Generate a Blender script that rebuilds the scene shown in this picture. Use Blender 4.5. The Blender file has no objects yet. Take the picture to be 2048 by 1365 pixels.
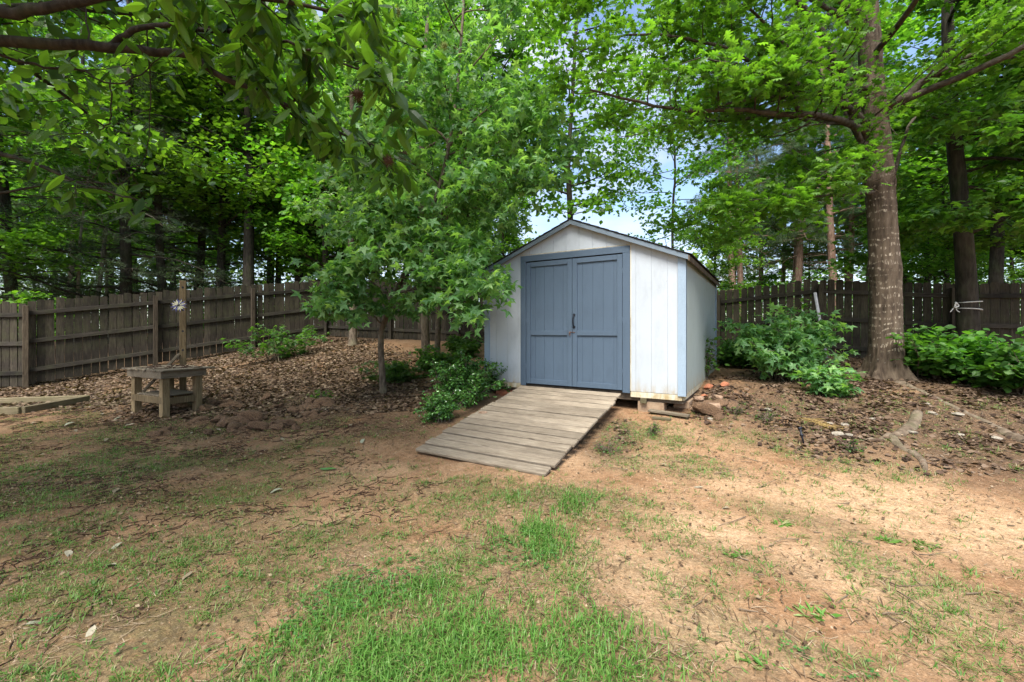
import bpy, bmesh, math, random
import numpy as np
from mathutils import Vector, Matrix, Euler

R = math.radians
sc = bpy.context.scene
col = sc.collection

# ------------------------------------------------------------------ camera
EYE = 1.40          # camera height over the datum
F = 850.0           # focal length in pixels of the 2048 px wide photograph
cam_d = bpy.data.cameras.new('camera')
cam = bpy.data.objects.new('camera', cam_d)
col.objects.link(cam)
cam_d.sensor_width = 36.0
cam_d.lens = F / 2048.0 * 36.0
cam_d.shift_y = -22.5 / 2048.0
cam_d.clip_start = 0.05
cam_d.clip_end = 900
cam.location = (0, 0, EYE)
cam.rotation_euler = (R(90), 0, 0)
sc.camera = cam

# ------------------------------------------------------------------ light
SUN_EL, SUN_AZ = R(58), R(200)      # azimuth clockwise from +Y
SUN_STRENGTH, SUN_ANGLE = 3.5, R(30)
SKY_STRENGTH = 0.12
EXPOSURE = 1.47
w = bpy.data.worlds.new('World'); sc.world = w
w.use_nodes = True
wn, wl = w.node_tree.nodes, w.node_tree.links
wn.clear()
wo = wn.new('ShaderNodeOutputWorld'); bg = wn.new('ShaderNodeBackground')
sky = wn.new('ShaderNodeTexSky'); sky.sky_type = 'NISHITA'; sky.sun_disc = False
sky.sun_elevation = SUN_EL; sky.sun_rotation = SUN_AZ
sky.air_density = 1.0; sky.dust_density = 1.5; sky.ozone_density = 1.2
tc = wn.new('ShaderNodeTexCoord')
mp = wn.new('ShaderNodeMapping'); mp.inputs['Scale'].default_value = (1.0, 1.0, 2.4)
cn = wn.new('ShaderNodeTexNoise'); cn.inputs['Scale'].default_value = 2.1
cn.inputs['Detail'].default_value = 9; cn.inputs['Roughness'].default_value = 0.56
cr = wn.new('ShaderNodeValToRGB')
cr.color_ramp.elements[0].position = 0.46; cr.color_ramp.elements[1].position = 0.66
mx = wn.new('ShaderNodeMix'); mx.data_type = 'RGBA'
mx.inputs['B'].default_value = (3.3, 3.45, 4.0, 1)
wl.new(tc.outputs['Generated'], mp.inputs['Vector']); wl.new(mp.outputs['Vector'], cn.inputs['Vector'])
wl.new(cn.outputs['Fac'], cr.inputs['Fac']); wl.new(cr.outputs['Color'], mx.inputs['Factor'])
wl.new(sky.outputs['Color'], mx.inputs['A']); wl.new(mx.outputs['Result'], bg.inputs['Color'])
bg.inputs['Strength'].default_value = SKY_STRENGTH
wl.new(bg.outputs['Background'], wo.inputs['Surface'])

sd = bpy.data.lights.new('sun', 'SUN'); sd.energy = SUN_STRENGTH; sd.angle = SUN_ANGLE
sd.color = (1.0, 0.97, 0.92)
sun = bpy.data.objects.new('sun', sd); col.objects.link(sun)
sv = Vector((math.sin(SUN_AZ) * math.cos(SUN_EL), math.cos(SUN_AZ) * math.cos(SUN_EL), math.sin(SUN_EL)))
sun.rotation_euler = (-sv).to_track_quat('-Z', 'Y').to_euler()
sun.location = (0, 0, 30)

sc.view_settings.view_transform = 'Standard'
sc.view_settings.look = 'None'
sc.view_settings.exposure = EXPOSURE
sc.view_settings.gamma = 1.0
sc.view_settings.use_curve_mapping = False
sc.render.engine = 'CYCLES'
cy = sc.cycles
cy.max_bounces = 7; cy.diffuse_bounces = 4; cy.glossy_bounces = 2; cy.transmission_bounces = 4
cy.transparent_max_bounces = 4; cy.caustics_reflective = False; cy.caustics_refractive = False
cy.use_adaptive_sampling = True; cy.adaptive_threshold = 0.02
cy.use_denoising = True
cy.denoiser = 'OPENIMAGEDENOISE'
cy.denoising_input_passes = 'RGB_ALBEDO_NORMAL'
cy.denoising_prefilter = 'ACCURATE'

# ------------------------------------------------------------------ helpers
def P(px, py, Y):
    """point seen at a photo pixel, Y metres in front of the camera"""
    return Vector(((px - 1024) / F * Y, Y, EYE - (py - 660) / F * Y))

def props(o, label=None, cat=None, group=None, kind=None):
    if label: o['label'] = label
    if cat: o['category'] = cat
    if group: o['group'] = group
    if kind: o['kind'] = kind
    return o

def empty(name, loc=(0, 0, 0), rotz=0.0, label=None, cat=None, group=None):
    o = bpy.data.objects.new(name, None); col.objects.link(o)
    o.location = loc; o.rotation_euler = (0, 0, rotz); o.empty_display_size = 0.1
    return props(o, label, cat, group)

def link(name, me, parent=None, loc=None, rot=None, kind=None):
    o = bpy.data.objects.new(name, me); col.objects.link(o)
    if parent: o.parent = parent
    if loc is not None: o.location = loc
    if rot is not None: o.rotation_euler = rot
    if kind: o['kind'] = kind
    return o

def lerp(a, b, t): return a + (b - a) * t

class Geo:
    """collects numpy geometry for one mesh"""
    def __init__(s):
        s.v, s.f, s.a, s.n, s.sm = [], [], [], 0, []
    def add(s, v, f, a=0.5, smooth=False):
        v = np.asarray(v, dtype=np.float32).reshape(-1, 3); f = np.asarray(f, dtype=np.int64)
        s.v.append(v); s.f.append(f + s.n); s.n += len(v)
        s.a.append(np.broadcast_to(np.asarray(a, dtype=np.float32), (len(v),)).copy())
        s.sm.append(np.full(len(f), smooth))
    def mesh(s, name, mat=None, attrs=None):
        me = bpy.data.meshes.new(name)
        V = np.concatenate(s.v)
        tot = np.concatenate([np.full(len(f), f.shape[1]) for f in s.f])
        loops = np.concatenate([f.ravel() for f in s.f])
        start = np.concatenate([[0], np.cumsum(tot)[:-1]])
        me.vertices.add(len(V)); me.vertices.foreach_set('co', V.ravel())
        me.loops.add(len(loops)); me.loops.foreach_set('vertex_index', loops.astype(np.int32))
        me.polygons.add(len(tot)); me.polygons.foreach_set('loop_start', start.astype(np.int32))
        me.polygons.foreach_set('loop_total', tot.astype(np.int32))
        me.polygons.foreach_set('use_smooth', np.concatenate(s.sm))
        at = me.attributes.new('v', 'FLOAT', 'POINT'); at.data.foreach_set('value', np.concatenate(s.a))
        for k, arr in (attrs or {}).items():
            at = me.attributes.new(k, 'FLOAT', 'POINT'); at.data.foreach_set('value', np.asarray(arr, dtype=np.float32))
        me.update(calc_edges=True)
        if mat: me.materials.append(mat)
        return me

def box_mesh(name, sx, sy, sz, mat, bev=0.004, center=(0, 0, 0), jit=0.0, rng=None):
    bm = bmesh.new()
    bmesh.ops.create_cube(bm, size=1)
    for v in bm.verts:
        v.co = Vector((v.co.x * sx + center[0], v.co.y * sy + center[1], v.co.z * sz + center[2]))
        if jit: v.co += Vector([rng.uniform(-jit, jit) for _ in range(3)])
    if bev: bmesh.ops.bevel(bm, geom=list(bm.edges), offset=bev, segments=1, affect='EDGES', clamp_overlap=True)
    me = bpy.data.meshes.new(name); bm.to_mesh(me); bm.free()
    if mat: me.materials.append(mat)
    return me

def prism_mesh(name, poly, depth, mat, axis='y', off=0.0):
    """closed polygon (a,z) extruded along y from off to off+depth"""
    n = len(poly)
    v = [(a, off, z) for a, z in poly] + [(a, off + depth, z) for a, z in poly]
    f = [tuple(range(n))[::1], tuple(range(2 * n - 1, n - 1, -1))]
    for i in range(n):
        j = (i + 1) % n
        f.append((j, i, n + i, n + j))
    me = bpy.data.meshes.new(name); me.from_pydata(v, [], f); me.update()
    bm = bmesh.new(); bm.from_mesh(me); bmesh.ops.recalc_face_normals(bm, faces=bm.faces); bm.to_mesh(me); bm.free()
    if mat: me.materials.append(mat)
    return me

def tube(geo, pts, rad, sides=6, a=0.5, cap=True, smooth=True):
    pts = np.asarray(pts, dtype=float); k = len(pts)
    rad = np.broadcast_to(np.asarray(rad, dtype=float), (k,))
    t = np.gradient(pts, axis=0); t /= (np.linalg.norm(t, axis=1)[:, None] + 1e-9)
    ref = np.array([0, 0, 1.0]) if abs(t[:, 2].mean()) < 0.75 else np.array([0, 1.0, 0])
    u = np.cross(t, ref); u /= (np.linalg.norm(u, axis=1)[:, None] + 1e-9)
    w_ = np.cross(t, u)
    an = np.arange(sides) / sides * 2 * np.pi
    ring = pts[:, None, :] + rad[:, None, None] * (np.cos(an)[None, :, None] * u[:, None, :] + np.sin(an)[None, :, None] * w_[:, None, :])
    i = np.arange(k - 1)[:, None] * sides; j = np.arange(sides)[None, :]; j2 = (j + 1) % sides
    f = np.stack([i + j, i + sides + j, i + sides + j2, i + j2], axis=-1).reshape(-1, 4)
    geo.add(ring.reshape(-1, 3), f, a, smooth)
    if cap:
        n0 = geo.n - k * sides
        geo.f.append(np.array([[n0 + q for q in range(sides)]])); geo.sm.append(np.array([False]))
        geo.f.append(np.array([[n0 + (k - 1) * sides + q for q in reversed(range(sides))]])); geo.sm.append(np.array([False]))

def hash2(ix, iy, seed):
    h = (ix.astype(np.int64) * 374761393 + iy.astype(np.int64) * 668265263 + seed * 974634777) & 0xffffffff
    h = ((h ^ (h >> 13)) * 1274126177) & 0xffffffff
    h = h ^ (h >> 16)
    return (h & 0xffff) / 65535.0
def vnoise(x, y, seed=0):
    x = np.asarray(x, dtype=float); y = np.asarray(y, dtype=float)
    ix, iy = np.floor(x), np.floor(y); fx, fy = x - ix, y - iy
    fx = fx * fx * (3 - 2 * fx); fy = fy * fy * (3 - 2 * fy)
    a, b = hash2(ix, iy, seed), hash2(ix + 1, iy, seed)
    c, d = hash2(ix, iy + 1, seed), hash2(ix + 1, iy + 1, seed)
    return (a * (1 - fx) + b * fx) * (1 - fy) + (c * (1 - fx) + d * fx) * fy
def fbm(x, y, seed=0, o=4):
    s = 0; amp = 0.5; tot = 0
    for i in range(o):
        s = s + amp * vnoise(x, y, seed + i * 17); tot += amp; amp *= 0.5; x = x * 2.03; y = y * 2.03
    return s / tot
def sstep(a, b, x):
    t = np.clip((x - a) / (b - a), 0, 1); return t * t * (3 - 2 * t)

# ------------------------------------------------------------------ materials
class NT:
    def __init__(s, name):
        s.m = bpy.data.materials.new(name); s.m.use_nodes = True
        s.n, s.l = s.m.node_tree.nodes, s.m.node_tree.links
        s.n.clear()
        s.out = s.n.new('ShaderNodeOutputMaterial')
    def node(s, t, **kw):
        x = s.n.new(t)
        for k, v in kw.items(): setattr(x, k, v)
        return x
    def put(s, node, sock, v):
        if isinstance(v, bpy.types.NodeSocket): s.l.new(v, node.inputs[sock])
        else: node.inputs[sock].default_value = v
    def coord(s, kind='Object', scale=(1, 1, 1), rot=(0, 0, 0)):
        t = s.node('ShaderNodeTexCoord'); m = s.node('ShaderNodeMapping')
        s.l.new(t.outputs[kind], m.inputs['Vector']); m.inputs['Scale'].default_value = scale
        m.inputs['Rotation'].default_value = rot
        return m.outputs['Vector']
    def objrand(s):
        return s.node('ShaderNodeObjectInfo').outputs['Random']
    def shift(s, vec, amt=37.0):
        m = s.node('ShaderNodeVectorMath', operation='ADD'); k = s.node('ShaderNodeMath', operation='MULTIPLY')
        s.put(k, 0, s.objrand()); s.put(k, 1, amt)
        s.l.new(vec, m.inputs[0]); s.l.new(k.outputs[0], m.inputs[1]); return m.outputs[0]
    def noise(s, vec, scale=5, detail=6, rough=0.55, dist=0.0):
        x = s.node('ShaderNodeTexNoise'); s.put(x, 'Vector', vec); s.put(x, 'Scale', scale)
        s.put(x, 'Detail', detail); s.put(x, 'Roughness', rough); s.put(x, 'Distortion', dist)
        return x.outputs['Fac']
    def vor(s, vec, scale=5, feature='F1', out='Distance'):
        x = s.node('ShaderNodeTexVoronoi', feature=feature); s.put(x, 'Vector', vec); s.put(x, 'Scale', scale)
        return x.outputs[out]
    def ramp(s, fac, stops, interp='LINEAR'):
        x = s.node('ShaderNodeValToRGB'); s.put(x, 'Fac', fac); e = x.color_ramp.elements
        x.color_ramp.interpolation = interp
        while len(e) < len(stops): e.new(0.5)
        for q, (p, c) in zip(e, stops):
            q.position = p; q.color = (c, c, c, 1) if isinstance(c, (int, float)) else (*c, 1)
        return x.outputs['Color']
    def mix(s, fac, a, b, mode='MIX'):
        x = s.node('ShaderNodeMix', data_type='RGBA', blend_type=mode)
        s.put(x, 'Factor', fac); s.put(x, 'A', a if not isinstance(a, tuple) else (*a, 1)); s.put(x, 'B', b if not isinstance(b, tuple) else (*b, 1))
        return x.outputs['Result']
    def math(s, op, a, b=0.0, clamp=False):
        x = s.node('ShaderNodeMath', operation=op, use_clamp=clamp); s.put(x, 0, a); s.put(x, 1, b); return x.outputs[0]
    def attr(s, name):
        x = s.node('ShaderNodeAttribute'); x.attribute_name = name; return x.outputs['Fac']
    def bump(s, h, strength=0.5, dist=0.01, n=None):
        x = s.node('ShaderNodeBump'); s.put(x, 'Height', h); s.put(x, 'Strength', strength); s.put(x, 'Distance', dist)
        if n: s.put(x, 'Normal', n)
        return x.outputs['Normal']
    def bsdf(s, colr, rough=0.7, normal=None, spec=0.3, metal=0.0):
        x = s.node('ShaderNodeBsdfPrincipled'); s.put(x, 'Base Color', colr if not isinstance(colr, tuple) else (*colr, 1))
        s.put(x, 'Roughness', rough); s.put(x, 'Specular IOR Level', spec); s.put(x, 'Metallic', metal)
        if normal: s.put(x, 'Normal', normal)
        return x.outputs[0]
    def done(s, sh):
        s.l.new(sh, s.out.inputs['Surface']); return s.m

def leaf_mat(name, cols, trans=0.42, rough=0.45, byobj=False, spec=0.4):
    t = NT(name)
    if any(k_ in name for k_ in ('leaf', 'blade')) and not any(k_ in name for k_ in ('dead', 'litter')):
        cols = [(min(a * 1.9, .4), min(b * 1.58, .4), c * 1.35) for a, b, c in cols]; trans = min(trans * 1.2, .55)
    r = t.objrand() if byobj else t.attr('v')
    c = t.ramp(r, [(i / (len(cols) - 1), q) for i, q in enumerate(cols)])
    if not byobj:   # clump-scale tone variation carried by the leaf itself (species/age)
        o = t.objrand()
        hs = t.node('ShaderNodeHueSaturation'); t.put(hs, 'Color', c)
        t.put(hs, 'Value', t.math('ADD', t.math('MULTIPLY', o, 0.3), 0.85)); t.put(hs, 'Hue', t.math('ADD', t.math('MULTIPLY', o, 0.02), 0.49))
        c = hs.outputs['Color']
    p = t.bsdf(c, rough, spec=spec)
    tr = t.node('ShaderNodeBsdfTranslucent')
    t.put(tr, 'Color', t.mix(1.0, c, (1.6, 1.75, 0.55), 'MULTIPLY'))
    m = t.node('ShaderNodeMixShader'); t.put(m, 0, trans); t.l.new(p, m.inputs[1]); t.l.new(tr.outputs[0], m.inputs[2])
    return t.done(m.outputs[0])

def wood_mat(name, dark, mid, light, axis='z', rough=0.85, grain=1.0, green=0.0, bump=0.35, knots=True, var=0.8):
    t = NT(name)
    sc_ = {'x': (1.2, 16, 16), 'y': (16, 1.2, 16), 'z': (16, 16, 1.2)}[axis]
    v = t.shift(t.coord('Object', sc_))
    g = t.noise(v, 3.0 * grain, 8, 0.65, 1.2)
    fine = t.noise(v, 14.0 * grain, 4, 0.6)
    big = t.noise(t.shift(t.coord('Object', (1, 1, 1)), 11.0), 1.7, 4, 0.6)
    c = t.ramp(g, [(0.28, dark), (0.5, mid), (0.72, light)])
    c = t.mix(0.35, c, t.ramp(fine, [(0.3, 0.25), (0.7, 1.0)]), 'MULTIPLY')
    c = t.mix(t.math('MULTIPLY', t.ramp(big, [(0.4, 0.0), (0.75, 1.0)]), 0.55), c, tuple(q * 0.6 for q in dark))
    tone = t.math('ADD', t.math('MULTIPLY', t.objrand(), var), 1.0 - var / 2)
    hs = t.node('ShaderNodeHueSaturation'); t.put(hs, 'Color', c); t.put(hs, 'Value', tone)
    c = hs.outputs['Color']
    if green:
        gn = t.noise(t.coord('Object', (1, 1, 1)), 3.2, 4, 0.6)
        c = t.mix(t.math('MULTIPLY', t.ramp(gn, [(0.45, 0.0), (0.7, 1.0)]), green), c, (0.09, 0.105, 0.035))
    if knots:
        kv = t.vor(t.shift(t.coord('Object', {'x': (2.2, 9, 9), 'y': (9, 2.2, 9), 'z': (9, 9, 2.2)}[axis]), 5.0), 1.0)
        c = t.mix(t.ramp(kv, [(0.05, 0.8), (0.12, 0.0)]), c, tuple(q * 0.45 for q in dark))
    return t.done(t.bsdf(c, rough, t.bump(t.math('ADD', g, t.math('MULTIPLY', fine, 0.5)), bump, 0.006), 0.2))

def bark_mat(name, dark, mid, light, sc_=(14, 14, 3.0), moss=0.0, dashes=False):
    t = NT(name)
    v = t.coord('Object', sc_)
    g = t.noise(v, 1.6, 8, 0.7, 0.8)
    vo = t.vor(v, 1.5)
    h = t.math('ADD', g, t.math('MULTIPLY', vo, 0.45))
    c = t.ramp(h, [(0.42, dark), (0.72, mid), (1.0, light)])
    n2 = t.noise(t.coord('Object', (1, 1, 1)), 2.4, 5, 0.6)
    c = t.mix(t.math('MULTIPLY', t.ramp(n2, [(0.45, 0.0), (0.65, 1.0)]), 0.5), c, light)
    if moss:
        c = t.mix(t.math('MULTIPLY', t.ramp(t.noise(t.coord('Object', (1, 1, .6)), 3.5, 5), [(0.5, 0.0), (0.7, 1.0)]), moss), c, (0.10, 0.13, 0.05))
    if dashes:   # rows of pale pecked marks round the stem
        tcx = t.node('ShaderNodeTexCoord'); sp = t.node('ShaderNodeSeparateXYZ'); t.l.new(tcx.outputs['Object'], sp.inputs[0])
        wob = t.noise(t.coord('Object', (1, 1, 1)), 2.0, 3)
        zz = t.math('ADD', sp.outputs['Z'], t.math('MULTIPLY', wob, 0.45))
        row = t.math('FRACT', t.math('MULTIPLY', zz, 9.0))
        rowm = t.ramp(row, [(0.30, 0.0), (0.38, 1.0), (0.60, 1.0), (0.70, 0.0)])
        ds = t.ramp(t.noise(t.coord('Object', (44, 44, 9)), 1.0, 4, 0.65), [(0.50, 0.0), (0.60, 1.0)])
        zone = t.ramp(t.noise(t.coord('Object', (0.7, 0.7, 3.2)), 1.3, 2), [(0.40, 0.0), (0.52, 1.0)])
        hi = t.math('MULTIPLY', t.ramp(t.math('MULTIPLY', sp.outputs['Z'], 0.2), [(0.05, 0.0), (0.10, 1.0), (0.55, 1.0), (0.75, 0.2)]), 0.9)
        c = t.mix(t.math('MULTIPLY', t.math('MULTIPLY', t.math('MULTIPLY', rowm, ds), zone), hi), c, (0.38, 0.32, 0.24))
        lich = t.ramp(t.noise(t.coord('Object', (1, 1, 1)), 14, 6, 0.7), [(0.60, 0.0), (0.66, 1.0)])
        low = t.ramp(t.math('MULTIPLY', sp.outputs['Z'], 0.5), [(0.10, 0.0), (0.16, 1.0), (0.22, 1.0), (0.30, 0.0)])
        c = t.mix(t.math('MULTIPLY', t.math('MULTIPLY', lich, low), 0.8), c, (0.55, 0.54, 0.46))
    return t.done(t.bsdf(c, 0.9, t.bump(h, 0.9, 0.02), 0.15))

M = {}
M['leaf_gum'] = leaf_mat('sweetgum leaf', [(0.030, 0.090, 0.035), (0.052, 0.140, 0.055), (0.085, 0.195, 0.08), (0.13, 0.25, 0.10)])
M['leaf_gum_o'] = leaf_mat('sweetgum leaf single', [(0.045, 0.120, 0.05), (0.07, 0.175, 0.08), (0.12, 0.24, 0.11)], byobj=True)
M['leaf_oak'] = leaf_mat('oak leaf', [(0.030, 0.095, 0.016), (0.050, 0.14, 0.022), (0.08, 0.20, 0.03)])
M['leaf_oak_o'] = leaf_mat('oak leaf single', [(0.035, 0.105, 0.018), (0.06, 0.16, 0.025), (0.09, 0.21, 0.035)], byobj=True)
M['leaf_chest'] = leaf_mat('chestnut leaf', [(0.012, 0.032, 0.008), (0.035, 0.090, 0.015), (0.085, 0.19, 0.03)], rough=0.38)
M['leaf_chest_o'] = leaf_mat('chestnut leaf single', [(0.014, 0.036, 0.009), (0.035, 0.090, 0.015), (0.085, 0.19, 0.03)], rough=0.38, byobj=True)
M['leaf_maple'] = leaf_mat('maple leaf', [(0.018, 0.060, 0.012), (0.032, 0.095, 0.016), (0.055, 0.14, 0.022)])
M['leaf_maple_o'] = leaf_mat('maple leaf single', [(0.02, 0.066, 0.013), (0.035, 0.10, 0.018), (0.06, 0.145, 0.024)], byobj=True)
M['leaf_wood'] = leaf_mat('woodland leaf', [(0.025, 0.075, 0.012), (0.045, 0.125, 0.018), (0.09, 0.20, 0.03)])
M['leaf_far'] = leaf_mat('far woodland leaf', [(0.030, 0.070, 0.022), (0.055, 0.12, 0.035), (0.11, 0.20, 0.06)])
M['leaf_holly'] = leaf_mat('glossy shrub leaf', [(0.016, 0.06, 0.013), (0.034, 0.105, 0.022), (0.06, 0.16, 0.034)], trans=0.12, rough=0.22, spec=0.6)
M['leaf_shrub'] = leaf_mat('undergrowth leaf', [(0.020, 0.065, 0.014), (0.036, 0.105, 0.02), (0.065, 0.165, 0.03)])
M['leaf_dark'] = leaf_mat('shaded undergrowth leaf', [(0.018, 0.055, 0.014), (0.03, 0.085, 0.02), (0.05, 0.12, 0.026)])  # darker copy of the undergrowth leaf, with the gloom put into its colour
M['needle'] = leaf_mat('pine needle', [(0.030, 0.055, 0.022), (0.050, 0.085, 0.034), (0.075, 0.12, 0.05)], trans=0.2, rough=0.6)
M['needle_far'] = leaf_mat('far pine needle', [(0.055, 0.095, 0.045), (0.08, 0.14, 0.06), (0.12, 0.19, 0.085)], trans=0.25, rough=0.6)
M['grass'] = leaf_mat('grass', [(0.045, 0.10, 0.016), (0.07, 0.165, 0.026), (0.10, 0.215, 0.034), (0.15, 0.23, 0.055), (0.32, 0.27, 0.14)], trans=0.3, rough=0.5)
M['clover'] = leaf_mat('clover leaf', [(0.022, 0.085, 0.024), (0.036, 0.13, 0.035), (0.06, 0.18, 0.045)], trans=0.3, rough=0.55)
M['litter'] = leaf_mat('dry leaf litter', [(0.055, 0.032, 0.018), (0.12, 0.075, 0.042), (0.22, 0.155, 0.095), (0.36, 0.28, 0.19)], trans=0.1, rough=0.75, spec=0.2)
M['litter_dark'] = leaf_mat('brown leaf litter', [(0.035, 0.022, 0.013), (0.08, 0.05, 0.03), (0.14, 0.095, 0.06), (0.19, 0.135, 0.085), (0.32, 0.25, 0.17)], trans=0.1, rough=0.75, spec=0.2)
M['pale_leaf'] = leaf_mat('pale dead leaf', [(0.20, 0.16, 0.10), (0.34, 0.30, 0.22), (0.24, 0.25, 0.17)], trans=0.1, rough=0.8, byobj=True, spec=0.15)
M['catkin'] = leaf_mat('fallen catkin', [(0.035, 0.018, 0.012), (0.06, 0.034, 0.022), (0.09, 0.055, 0.035)], trans=0.0, rough=0.9, spec=0.1)
M['fence'] = wood_mat('weathered fence wood', (0.018, 0.014, 0.010), (0.044, 0.035, 0.025), (0.092, 0.074, 0.053), 'z', green=0.25)
M['fence_x'] = wood_mat('weathered fence rail wood', (0.018, 0.015, 0.011), (0.038, 0.032, 0.025), (0.076, 0.065, 0.05), 'x', green=0.2)
M['post'] = wood_mat('treated post wood', (0.034, 0.025, 0.016), (0.082, 0.062, 0.040), (0.15, 0.118, 0.078), 'z')
M['bench'] = wood_mat('bench wood', (0.11, 0.076, 0.038), (0.235, 0.17, 0.09), (0.36, 0.275, 0.155), 'z')
M['bench_x'] = wood_mat('bench board wood', (0.10, 0.078, 0.052), (0.20, 0.162, 0.112), (0.32, 0.27, 0.20), 'x')
M['deck'] = wood_mat('ramp plank wood', (0.155, 0.118, 0.082), (0.30, 0.243, 0.175), (0.41, 0.345, 0.258), 'x', var=0.36, grain=1.0, bump=.6)
M['timber'] = wood_mat('bed timber', (0.10, 0.08, 0.045), (0.18, 0.145, 0.085), (0.26, 0.21, 0.13), 'x', green=0.3)

def paint(name, base, scratch, dirt=True, gr=60, stipple=0.25):
    t = NT(name)
    v = t.coord('Object', (1, 1, 1))
    st = t.coord('Object', (gr, gr, 5))
    g = t.noise(st, 1.0, 5, 0.65)
    s2 = t.noise(v, 90, 3, 0.6)
    big = t.noise(v, 1.3, 4, 0.6)
    c = t.mix(t.math('MULTIPLY', t.ramp(big, [(0.35, 0.0), (0.7, 1.0)]), 0.35), base, tuple(q * 0.80 for q in base))
    c = t.mix(t.math('MULTIPLY', t.ramp(g, [(0.55, 0.0), (0.75, 1.0)]), 0.16), c, scratch)
    c = t.mix(0.30, c, t.ramp(t.noise(v, 130, 3, 0.7), [(0.3, 0.62), (0.7, 1.2)]), 'MULTIPLY')
    c = t.mix(t.math('MULTIPLY', t.ramp(t.noise(t.coord('Object', (3, 3, 1.2)), 2.0, 6, 0.7), [(0.5, 0.0), (0.72, 1.0)]), 0.38), c, tuple(q * 0.62 for q in base))
    if dirt:
        tcx = t.node('ShaderNodeTexCoord'); sp = t.node('ShaderNodeSeparateXYZ'); t.l.new(tcx.outputs['Object'], sp.inputs[0])
        low = t.ramp(sp.outputs['Z'], [(0.0, 1.0), (0.07, 0.5), (0.22, 0.0)])
        dn = t.ramp(t.noise(t.coord('Object', (9, 9, 3)), 1.2, 6, 0.7), [(0.38, 0.0), (0.62, 1.0)])
        c = t.mix(t.math('MULTIPLY', t.math('MULTIPLY', low, dn), 0.9), c, (0.33, 0.24, 0.11))
        sp_ = t.ramp(t.noise(v, 26, 2, 0.5), [(0.735, 0.0), (0.76, 1.0)])
        c = t.mix(t.math('MULTIPLY', sp_, 0.5), c, (0.25, 0.24, 0.22))
        rust = t.ramp(t.noise(t.coord('Object', (5, 5, .7)), 1.5, 6, 0.7), [(0.55, 0.0), (0.8, 1.0)])
        c = t.mix(t.math('MULTIPLY', rust, 0.35), c, (0.33, 0.34, 0.30))
    h = t.math('ADD', t.math('MULTIPLY', g, 0.7), t.math('MULTIPLY', s2, 0.8))
    return t.done(t.bsdf(c, 0.62, t.bump(h, stipple, 0.004), 0.3))
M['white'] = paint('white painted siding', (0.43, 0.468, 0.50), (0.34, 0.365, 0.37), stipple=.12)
M['white_shaded'] = paint('white siding shade tinted', (0.36, 0.41, 0.385), (0.24, 0.28, 0.25), gr=30)  # darker green-grey copy of the white siding; side shade put into the colour
M['cream'] = paint('bare cream skirt', (0.62, 0.58, 0.45), (0.4, 0.32, 0.2))
M['blue'] = paint('slate blue door paint', (0.074, 0.108, 0.150), (0.12, 0.155, 0.195), dirt=False, stipple=0.5)
M['bluet'] = paint('slate blue trim paint', (0.074, 0.108, 0.150), (0.12, 0.155, 0.195), dirt=False)
M['pale'] = paint('pale blue corner paint', (0.27, 0.345, 0.42), (0.36, 0.41, 0.45), dirt=False)
M['fascia'] = paint('grey blue fascia paint', (0.15, 0.19, 0.225), (0.10, 0.085, 0.07), dirt=False)

def simple(name, c1, c2, scale=8, rough=0.8, bump=0.4, metal=0.0, spec=0.3, dist=0.01):
    t = NT(name); n = t.noise(t.shift(t.coord('Object')), scale, 7, 0.65)
    return t.done(t.bsdf(t.ramp(n, [(0.3, c1), (0.7, c2)]), rough, t.bump(n, bump, dist), spec, metal))
M['shingle'] = simple('dark asphalt shingle', (0.018, 0.018, 0.02), (0.05, 0.048, 0.046), 40)
M['soffit'] = simple('bare weathered soffit wood', (0.06, 0.045, 0.03), (0.16, 0.12, 0.085), 12)
M['black'] = simple('black painted iron', (0.008, 0.010, 0.014), (0.02, 0.022, 0.03), 30, 0.45, 0.2, 0.3)
M['rust'] = simple('rusty hasp metal', (0.05, 0.022, 0.015), (0.20, 0.13, 0.10), 40, 0.7, 0.3, 0.4)
M['brick'] = simple('red clay brick', (0.26, 0.085, 0.04), (0.42, 0.17, 0.09), 14, 0.9)
M['rock'] = simple('clay stained field stone', (0.15, 0.085, 0.05), (0.36, 0.25, 0.17), 6, 0.92, 0.7)
M['greyrock'] = simple('grey stone chip', (0.14, 0.12, 0.09), (0.32, 0.28, 0.22), 9, 0.9, 0.6)
M['clod'] = simple('red clay clod', (0.05, 0.032, 0.019), (0.25, 0.145, 0.08), 22, 0.95, 1.0, dist=0.03)
M['block'] = simple('clay stained concrete block', (0.20, 0.12, 0.07), (0.40, 0.29, 0.19), 7, 0.9, 0.5)
M['pipe'] = simple('grey weathered pipe', (0.27, 0.27, 0.28), (0.42, 0.42, 0.44), 9, 0.6, 0.15)
M['rope'] = simple('white rope', (0.42, 0.41, 0.37), (0.68, 0.67, 0.62), 60, 0.85, 0.5)
M['straw'] = simple('yellow straw', (0.22, 0.14, 0.045), (0.36, 0.25, 0.09), 20, 0.8, 0.2)
M['petal'] = simple('cream painted metal petal', (0.30, 0.28, 0.17), (0.5, 0.48, 0.36), 20, 0.5, 0.1)
M['petal_blue'] = simple('dark blue petal tip', (0.06, 0.06, 0.16), (0.12, 0.12, 0.28), 20, 0.5, 0.1)
M['bur'] = simple('brown spiny chestnut bur', (0.04, 0.022, 0.012), (0.12, 0.07, 0.035), 40, 0.9, 0.9)
M['twig'] = simple('dead twig', (0.08, 0.055, 0.035), (0.20, 0.15, 0.10), 12, 0.9, 0.4)
M['bark_oak'] = bark_mat('oak bark', (0.024, 0.017, 0.011), (0.075, 0.054, 0.037), (0.135, 0.102, 0.07), sc_=(11, 11, 2.4), dashes=True)
M['bark_limb'] = bark_mat('oak limb bark', (0.022, 0.018, 0.013), (0.060, 0.048, 0.036), (0.11, 0.092, 0.07), (10, 10, 10))
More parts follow.
